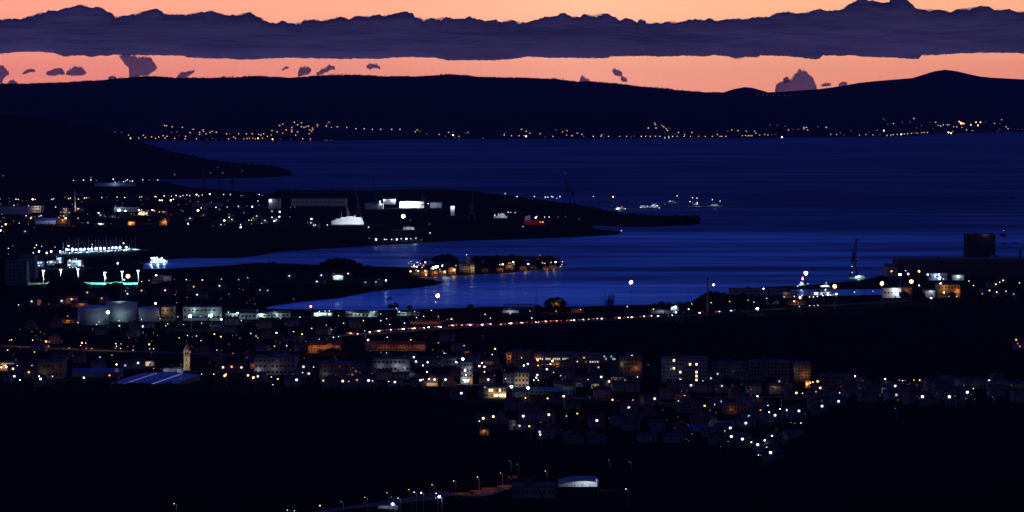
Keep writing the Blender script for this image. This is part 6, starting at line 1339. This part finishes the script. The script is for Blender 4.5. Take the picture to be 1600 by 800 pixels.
for x, yb, hp, e, lb in [(583, 784, 11, 0, 'lower'), (570, 791, 12, 60, 'lamp-lit lower'), (638, 779, 11, 70, 'olive-lit'), (670, 777, 14, 50, 'dim amber'), (745, 765, 17, 60, 'yellow-lit'), (795, 756, 15, 170, 'bright orange-lit')]:
    o = tree(x, yb, hp, 'broad', f"{lb} tree beside the valley road", 'trees along the valley road', 1.2)
    if e: point_light(None, Vector(o.location) + Vector((1.0, -3.5, 3.5)), e, LC['o'], .3).name = 'tree_lamp'
for x, yb, hp, e in [(1205, 600, 12, 0), (1152, 600, 9, 0), (1135, 643, 12, 90), (1100, 641, 9, 60), (1175, 697, 12, 60), (1195, 694, 12, 60), (1207, 688, 12, 90), (905, 660, 13, 90), (975, 631, 9, 60), (988, 633, 9, 50), (838, 626, 9, 30), (762, 668, 10, 60), (690, 585, 12, 0), (655, 588, 10, 0), (668, 590, 11, 0), (618, 590, 9, 0), (1010, 600, 13, 0), (1022, 604, 12, 0), (968, 608, 9, 0), (1275, 596, 12, 0), (1068, 608, 8, 0),
                   (700, 566, 9, 0), (775, 590, 14, 0), (760, 590, 10, 0), (890, 590, 11, 0), (905, 588, 12, 0), (330, 586, 12, 0), (345, 596, 12, 0), (480, 600, 9, 0), (500, 600, 10, 0), (600, 604, 9, 0), (1345, 606, 12, 0), (1360, 608, 14, 0), (1412, 608, 12, 0), (1440, 606, 10, 0)]:
    o = tree(x, yb, hp, 'broad', f"{'lamp-lit' if e else 'dark'} tree {where('TOWN', x, yb)}", GTN, 1.15)
    if e: point_light(None, Vector(o.location) + Vector((1.0, -3.5, 3.5)), e, LC['o'] if x < 1150 and x > 740 else LC['w'], .3).name = 'tree_lamp'

# unlit houses filling the streets, never in front of a lamp
rng = random.Random(5)
n = 0
placed = []
ZN = [(560, 800, 560, 600), (800, 1250, 575, 660), (760, 1240, 600, 700), (30, 480, 505, 595), (1280, 1600, 600, 630), (400, 720, 500, 552), (20, 480, 455, 520)]
tries = 0
while n < 105 and tries < 4000:
    tries += 1
    z = ZN[tries % len(ZN)]
    x, y = rng.uniform(z[0], z[1]), rng.uniform(z[2], z[3])
    if x < 740 and y > 598: continue
    if np.any((np.abs(LX - x) < 11) & (LY > y - 15) & (LY < y + 1)): continue
    if any(abs(a - x) < 17 and abs(b - y) < 9 for a, b in placed): continue
    if 160 < x < 315 and y > 560: continue
    if 15 < x < 260 and 425 < y < 512: continue
    if 430 < y < 512 and x > 250 and y < 500: continue
    placed.append((x, y)); n += 1
    house(x, y, None, 'y', 'TOWN' if y > 512 else 'MARINA')

# faint lamps added at random spots to thicken the lights
GL = [(420, 1230, 590, 660), (0, 480, 455, 600), (400, 760, 495, 590), (1050, 1280, 600, 700), (1280, 1590, 596, 625), (500, 900, 545, 600), (0, 520, 310, 355), (0, 480, 505, 560), (0, 460, 308, 350), (20, 400, 435, 475)]
n = tries = 0
while n < 280 and tries < 6000:
    tries += 1; z = GL[tries % 10]; x, y = rng.uniform(z[0], z[1]), rng.uniform(z[2], z[3])
    if x < 740 and y > 597: continue
    if 15 < x < 260 and 425 < y < 512: continue
    if np.any((np.abs(LX - x) < 5) & (np.abs(LY - y) < 5)): continue
    n += 1; c = 'ooypwo'[n % 6]; g = on_ground(x, y, 3.5); o = empty('added_lamp', g); tb_ = 'HARBOUR' if y < 360 else 'MARINA' if y < 512 else 'TOWN'
    tag(o, f"faint {LCN[c]} added lamp {where(tb_, x, y)}", 'added lamp', 'added lamps of the town', (x, y))
    q = put('pole', POLE, o); q.scale = (.2, .2, 3.4); q = put('lamp_head', head_mesh(c, 0), o, (0, 0, 3.5)); q.scale = [rng.uniform(.34, .6) * mpp(g.y)] * 3

# woods too dense to count
def wood(name, spots, size, label, seed, leaves=10, material=None):
    rng = random.Random(seed); m = MB()
    for x, y, z, h in spots:
        for _ in range(leaves):
            a = rng.uniform(0, 6.28); r = rng.random() ** .5 * h * .42
            P = Vector((x + math.cos(a) * r, y + math.sin(a) * r, z + h * rng.uniform(.15, 1.0) * (1 - .35 * (r / (h * .42)) ** 2)))
            u_ = Vector((rng.gauss(0, 1), rng.gauss(0, 1), rng.gauss(0, 1))).normalized() * size * rng.uniform(.6, 1.3); v_ = u_.orthogonal().normalized() * size
            m.add([P - u_ - v_, P + u_ - v_ * .6, P + u_ * .8 + v_, P - u_ * .7 + v_], [(0, 1, 2, 3)])
    o = m.build(name, material or M_pine); tag(o, label, 'woodland', kind='stuff'); return o
rng = random.Random(11)
# wooded rise of the harbour peninsula: skyline follows the photo
WS = [(430, 299), (455, 296.5), (490, 295.5), (530, 295), (560, 296), (600, 293), (640, 290.5), (680, 289.5), (720, 291.5), (760, 296), (800, 300.5), (830, 304.5), (870, 309.5), (905, 314), (930, 320), (955, 325), (985, 331), (1020, 335.5), (1060, 340), (1090, 344.5)]
FT = [(430, 303.5), (560, 306), (700, 316), (800, 326), (880, 336), (930, 341), (1000, 347), (1060, 347.5), (1090, 347)]
sp = []
for _ in range(2600):
    x = rng.uniform(432, 1090)
    ysk = np.interp(x, [a for a, b in WS], [b for a, b in WS]); yf = np.interp(x, [a for a, b in FT], [b for a, b in FT])
    f = rng.random() ** 1.3
    yb = ysk + (yf - ysk) * (1 - f * .75)
    p = at(x, yb, 1.0); zt = at_depth(x, ysk, p.y).z
    h = rng.uniform(6, 11); 
    z = max(0.8, (zt - h * rng.uniform(.78, 1.02)) * (1 - (1 - f) * .8))
    if t1(p.x, p.y) < 0.4: continue
    sp.append((p.x, p.y, max(.8, z), h))
# relief under the wood
m = MB(); nx = 90; rws = 7
for i in range(nx + 1):
    x = 432 + (1092 - 432) * i / nx
    ysk = np.interp(x, [a for a, b in WS], [b for a, b in WS]); yf = np.interp(x, [a for a, b in FT], [b for a, b in FT])
    for j in range(rws + 1):
        f = j / rws; yb = ysk + (yf - ysk) * (1 - f * .75); p = at(x, yb, 1.0); zt = at_depth(x, ysk, p.y).z - 8
        z = zt * math.sin(min(1, f * 1.05) * math.pi / 2) if zt > 1 else .5
        if j in (0,): z = -2
        m.v.append((p.x, p.y, max(z, -2) if j < rws else max(z, .3)))
    m.v.append((m.v[-1][0], m.v[-1][1] + 120, -2))
st_ = rws + 2
for i in range(nx):
    for j in range(st_ - 1): a = i * st_ + j; m.f.append((a, a + st_, a + st_ + 1, a + 1)); m.m.append(0)
struct(m.build('peninsula_hill', M_land))
wood('woodland', sp, 1.5, 'dark pine wood covering the rise of the harbour peninsula', 3, 13)
# treetops along the far skylines
sp = []
h = HILLS['island_hills']
for _ in range(1500):
    x = rng.uniform(0, 1190); u, _v = UV(x, 150)
    dens = .35 + .65 * (math.sin(x * .045) * math.sin(x * .017 + 2) > -.15)
    if rng.random() > dens: continue
    D = np.interp(u, h['fu'], h['fd']) + h['depth'] * rng.uniform(.97, 1.02); z = t1(u * D, D)
    sp.append((u * D, D, z - 1.5, rng.uniform(3.0, 6.5) * (1.9 if math.sin(x * .11) + math.sin(x * .037 + 1) > .75 and rng.random() < .5 else 1)))
wood('woodland', sp, 2.2, 'thin line of trees along the skyline of the far island', 4, 7, M_pine)
h = HILLS['left_hill']; sp = []
for _ in range(900):
    x = rng.uniform(0, 455); u, _v = UV(x, 220)
    dp = np.interp(u, *h['du']); D = np.interp(u, h['fu'], h['fd']) + dp * rng.uniform(.15, 1.0); z = t1(u * D, D)
    sp.append((u * D, D, z - 1, rng.uniform(4, 8)))
wood('woodland', sp, 1.6, 'dark scrub and trees over the left hill and its headland', 6, 8)
sp = []
for _ in range(2300):
    x = rng.uniform(-20, 1620); u, _v = UV(x, 600)
    if x < 760: D = rng.uniform(1560, 1625) if rng.random() < .7 else rng.uniform(1150, 1560)
    elif x > 1150: D = rng.uniform(1470, 1530) if rng.random() < .6 else rng.uniform(1000, 1470)
    else: continue
    if 600 < x < 760 and D > 1500: 
        if rng.random() < .5: continue
    z = t1(u * D, D); 
    hh = rng.uniform(1.5, 3.0)
    sp.append((u * D, D, z - 1.2, hh))
wood('woodland', sp, .7, 'dark scrub covering the near slopes below the town', 8, 9)
sp = []
for _ in range(1500):
    x = rng.uniform(900, 1600) ; y = rng.uniform(484, 548) if x < 1150 else rng.uniform(476, 560)
    if x < 1010 and y < 504: continue
    if any(abs(LX[i] - x) < 4 and LY[i] < y < LY[i] + 9 for i in range(len(LX))): continue
    g = at(x, y, 2.5); sp.append((g.x, g.y, 1.5, rng.uniform(1.5, 3.5)))
wood('undergrowth', sp, .8, 'dark brush of the flat field between shore road and town', 9, 8)

# bodiless lights added for coloured glow pools on roads, yards and shores
for x0, y0, x1, y1, n_, e, c in [(0, 541, 200, 549, 9, 900, 'o'), (530, 524, 700, 513, 7, 500, 'p'), (700, 511, 900, 502, 8, 500, 'r'), (20, 314, 330, 307, 8, 5200, 'o'), (650, 505, 690, 502, 2, 900, 'o'), (700, 773, 800, 760, 4, 160, 'o'), (580, 598, 700, 600, 5, 160, 'p'), (700, 604, 870, 622, 5, 220, 'o'), (880, 624, 1150, 636, 8, 150, 'o'), (1100, 622, 1290, 612, 6, 130, 'y'), (1330, 603, 1450, 601, 4, 160, 'y'), (410, 595, 560, 598, 6, 150, 'o'), (0, 596, 150, 594, 5, 200, 'p'), (320, 592, 400, 590, 3, 260, 'o'), (840, 572, 930, 572, 5, 260, 'o'), (60, 478, 140, 474, 4, 900, 'o'), (280, 452, 330, 450, 3, 900, 'o'), (370, 440, 600, 445, 5, 500, 'p'), (1060, 489, 1240, 480, 7, 220, 'p'), (60, 345, 110, 352, 4, 4000, 'o'), (200, 350, 260, 350, 3, 3000, 'o'), (330, 345, 440, 350, 5, 2500, 'w'), (590, 376, 655, 376, 4, 2600, 'w'), (430, 535, 660, 530, 6, 260, 'o'), (745, 672, 860, 668, 3, 130, 'o'), (1160, 700, 1210, 690, 3, 90, 'w'), (1380, 466, 1500, 468, 5, 220, 'p'), (60, 400, 100, 398, 4, 2500, 'b'), (60, 419, 130, 420, 5, 2200, 'b'), (640, 428, 700, 428, 4, 260, 'o'), (780, 422, 880, 415, 6, 360, 'o'), (270, 508, 400, 501, 4, 700, 'g'), (410, 496, 640, 494, 6, 900, 'g')]:
    for k in range(n_):
        f = (k + .5) / n_; g = on_ground(x0 + (x1 - x0) * f, y0 + (y1 - y0) * f)
        point_light(None, Vector((g.x, g.y, g.z + 6)), e, LC[c], .3).name = 'added_pool_light'

# ================================================================ labels that single out each thing
def nth(i):
    o = ['first', 'second', 'third', 'fourth', 'fifth', 'sixth', 'seventh', 'eighth', 'ninth', 'tenth', 'eleventh', 'twelfth', 'thirteenth', 'fourteenth', 'fifteenth', 'sixteenth', 'seventeenth', 'eighteenth', 'nineteenth', 'twentieth']
    return o[i] if i < 20 else f"twenty-{o[i - 20]}" if i < 29 else 'last'
by = {}
for o, px in THINGS: by.setdefault(o['label'], []).append((px, o))
for lb, L_ in by.items():
    if len(L_) > 1:
        L_.sort(key=lambda q: q[0])
        for i, (px, o) in enumerate(L_):
            if len(L_) == 2: w_ = ['left one', 'right one'][i]
            elif i == 0: w_ = 'leftmost'
            elif i == len(L_) - 1: w_ = 'rightmost'
            else: w_ = f"{nth(i)} from left"
            o['label'] = f"{lb}, {w_}"
# ---------------------------------------------------------------- haze
HAZE = 1.6e-5
if HAZE:
    mb = MB(); mb.box(-9600, 9600, -600, 19600, -9.0, 460.0)
    hz = mb.build('haze', [])
    hm = bpy.data.materials.new('haze'); hm.use_nodes = True
    hn, hl = hm.node_tree.nodes, hm.node_tree.links; hn.clear()
    pv = hn.new('ShaderNodeVolumePrincipled'); pv.inputs['Color'].default_value = (0.35, 0.45, 1.0, 1)
    pv.inputs['Density'].default_value = HAZE; pv.inputs['Anisotropy'].default_value = 0.0
    ho = hn.new('ShaderNodeOutputMaterial'); hl.new(pv.outputs[0], ho.inputs['Volume'])
    hz.data.materials.append(hm); hz['kind'] = 'stuff'
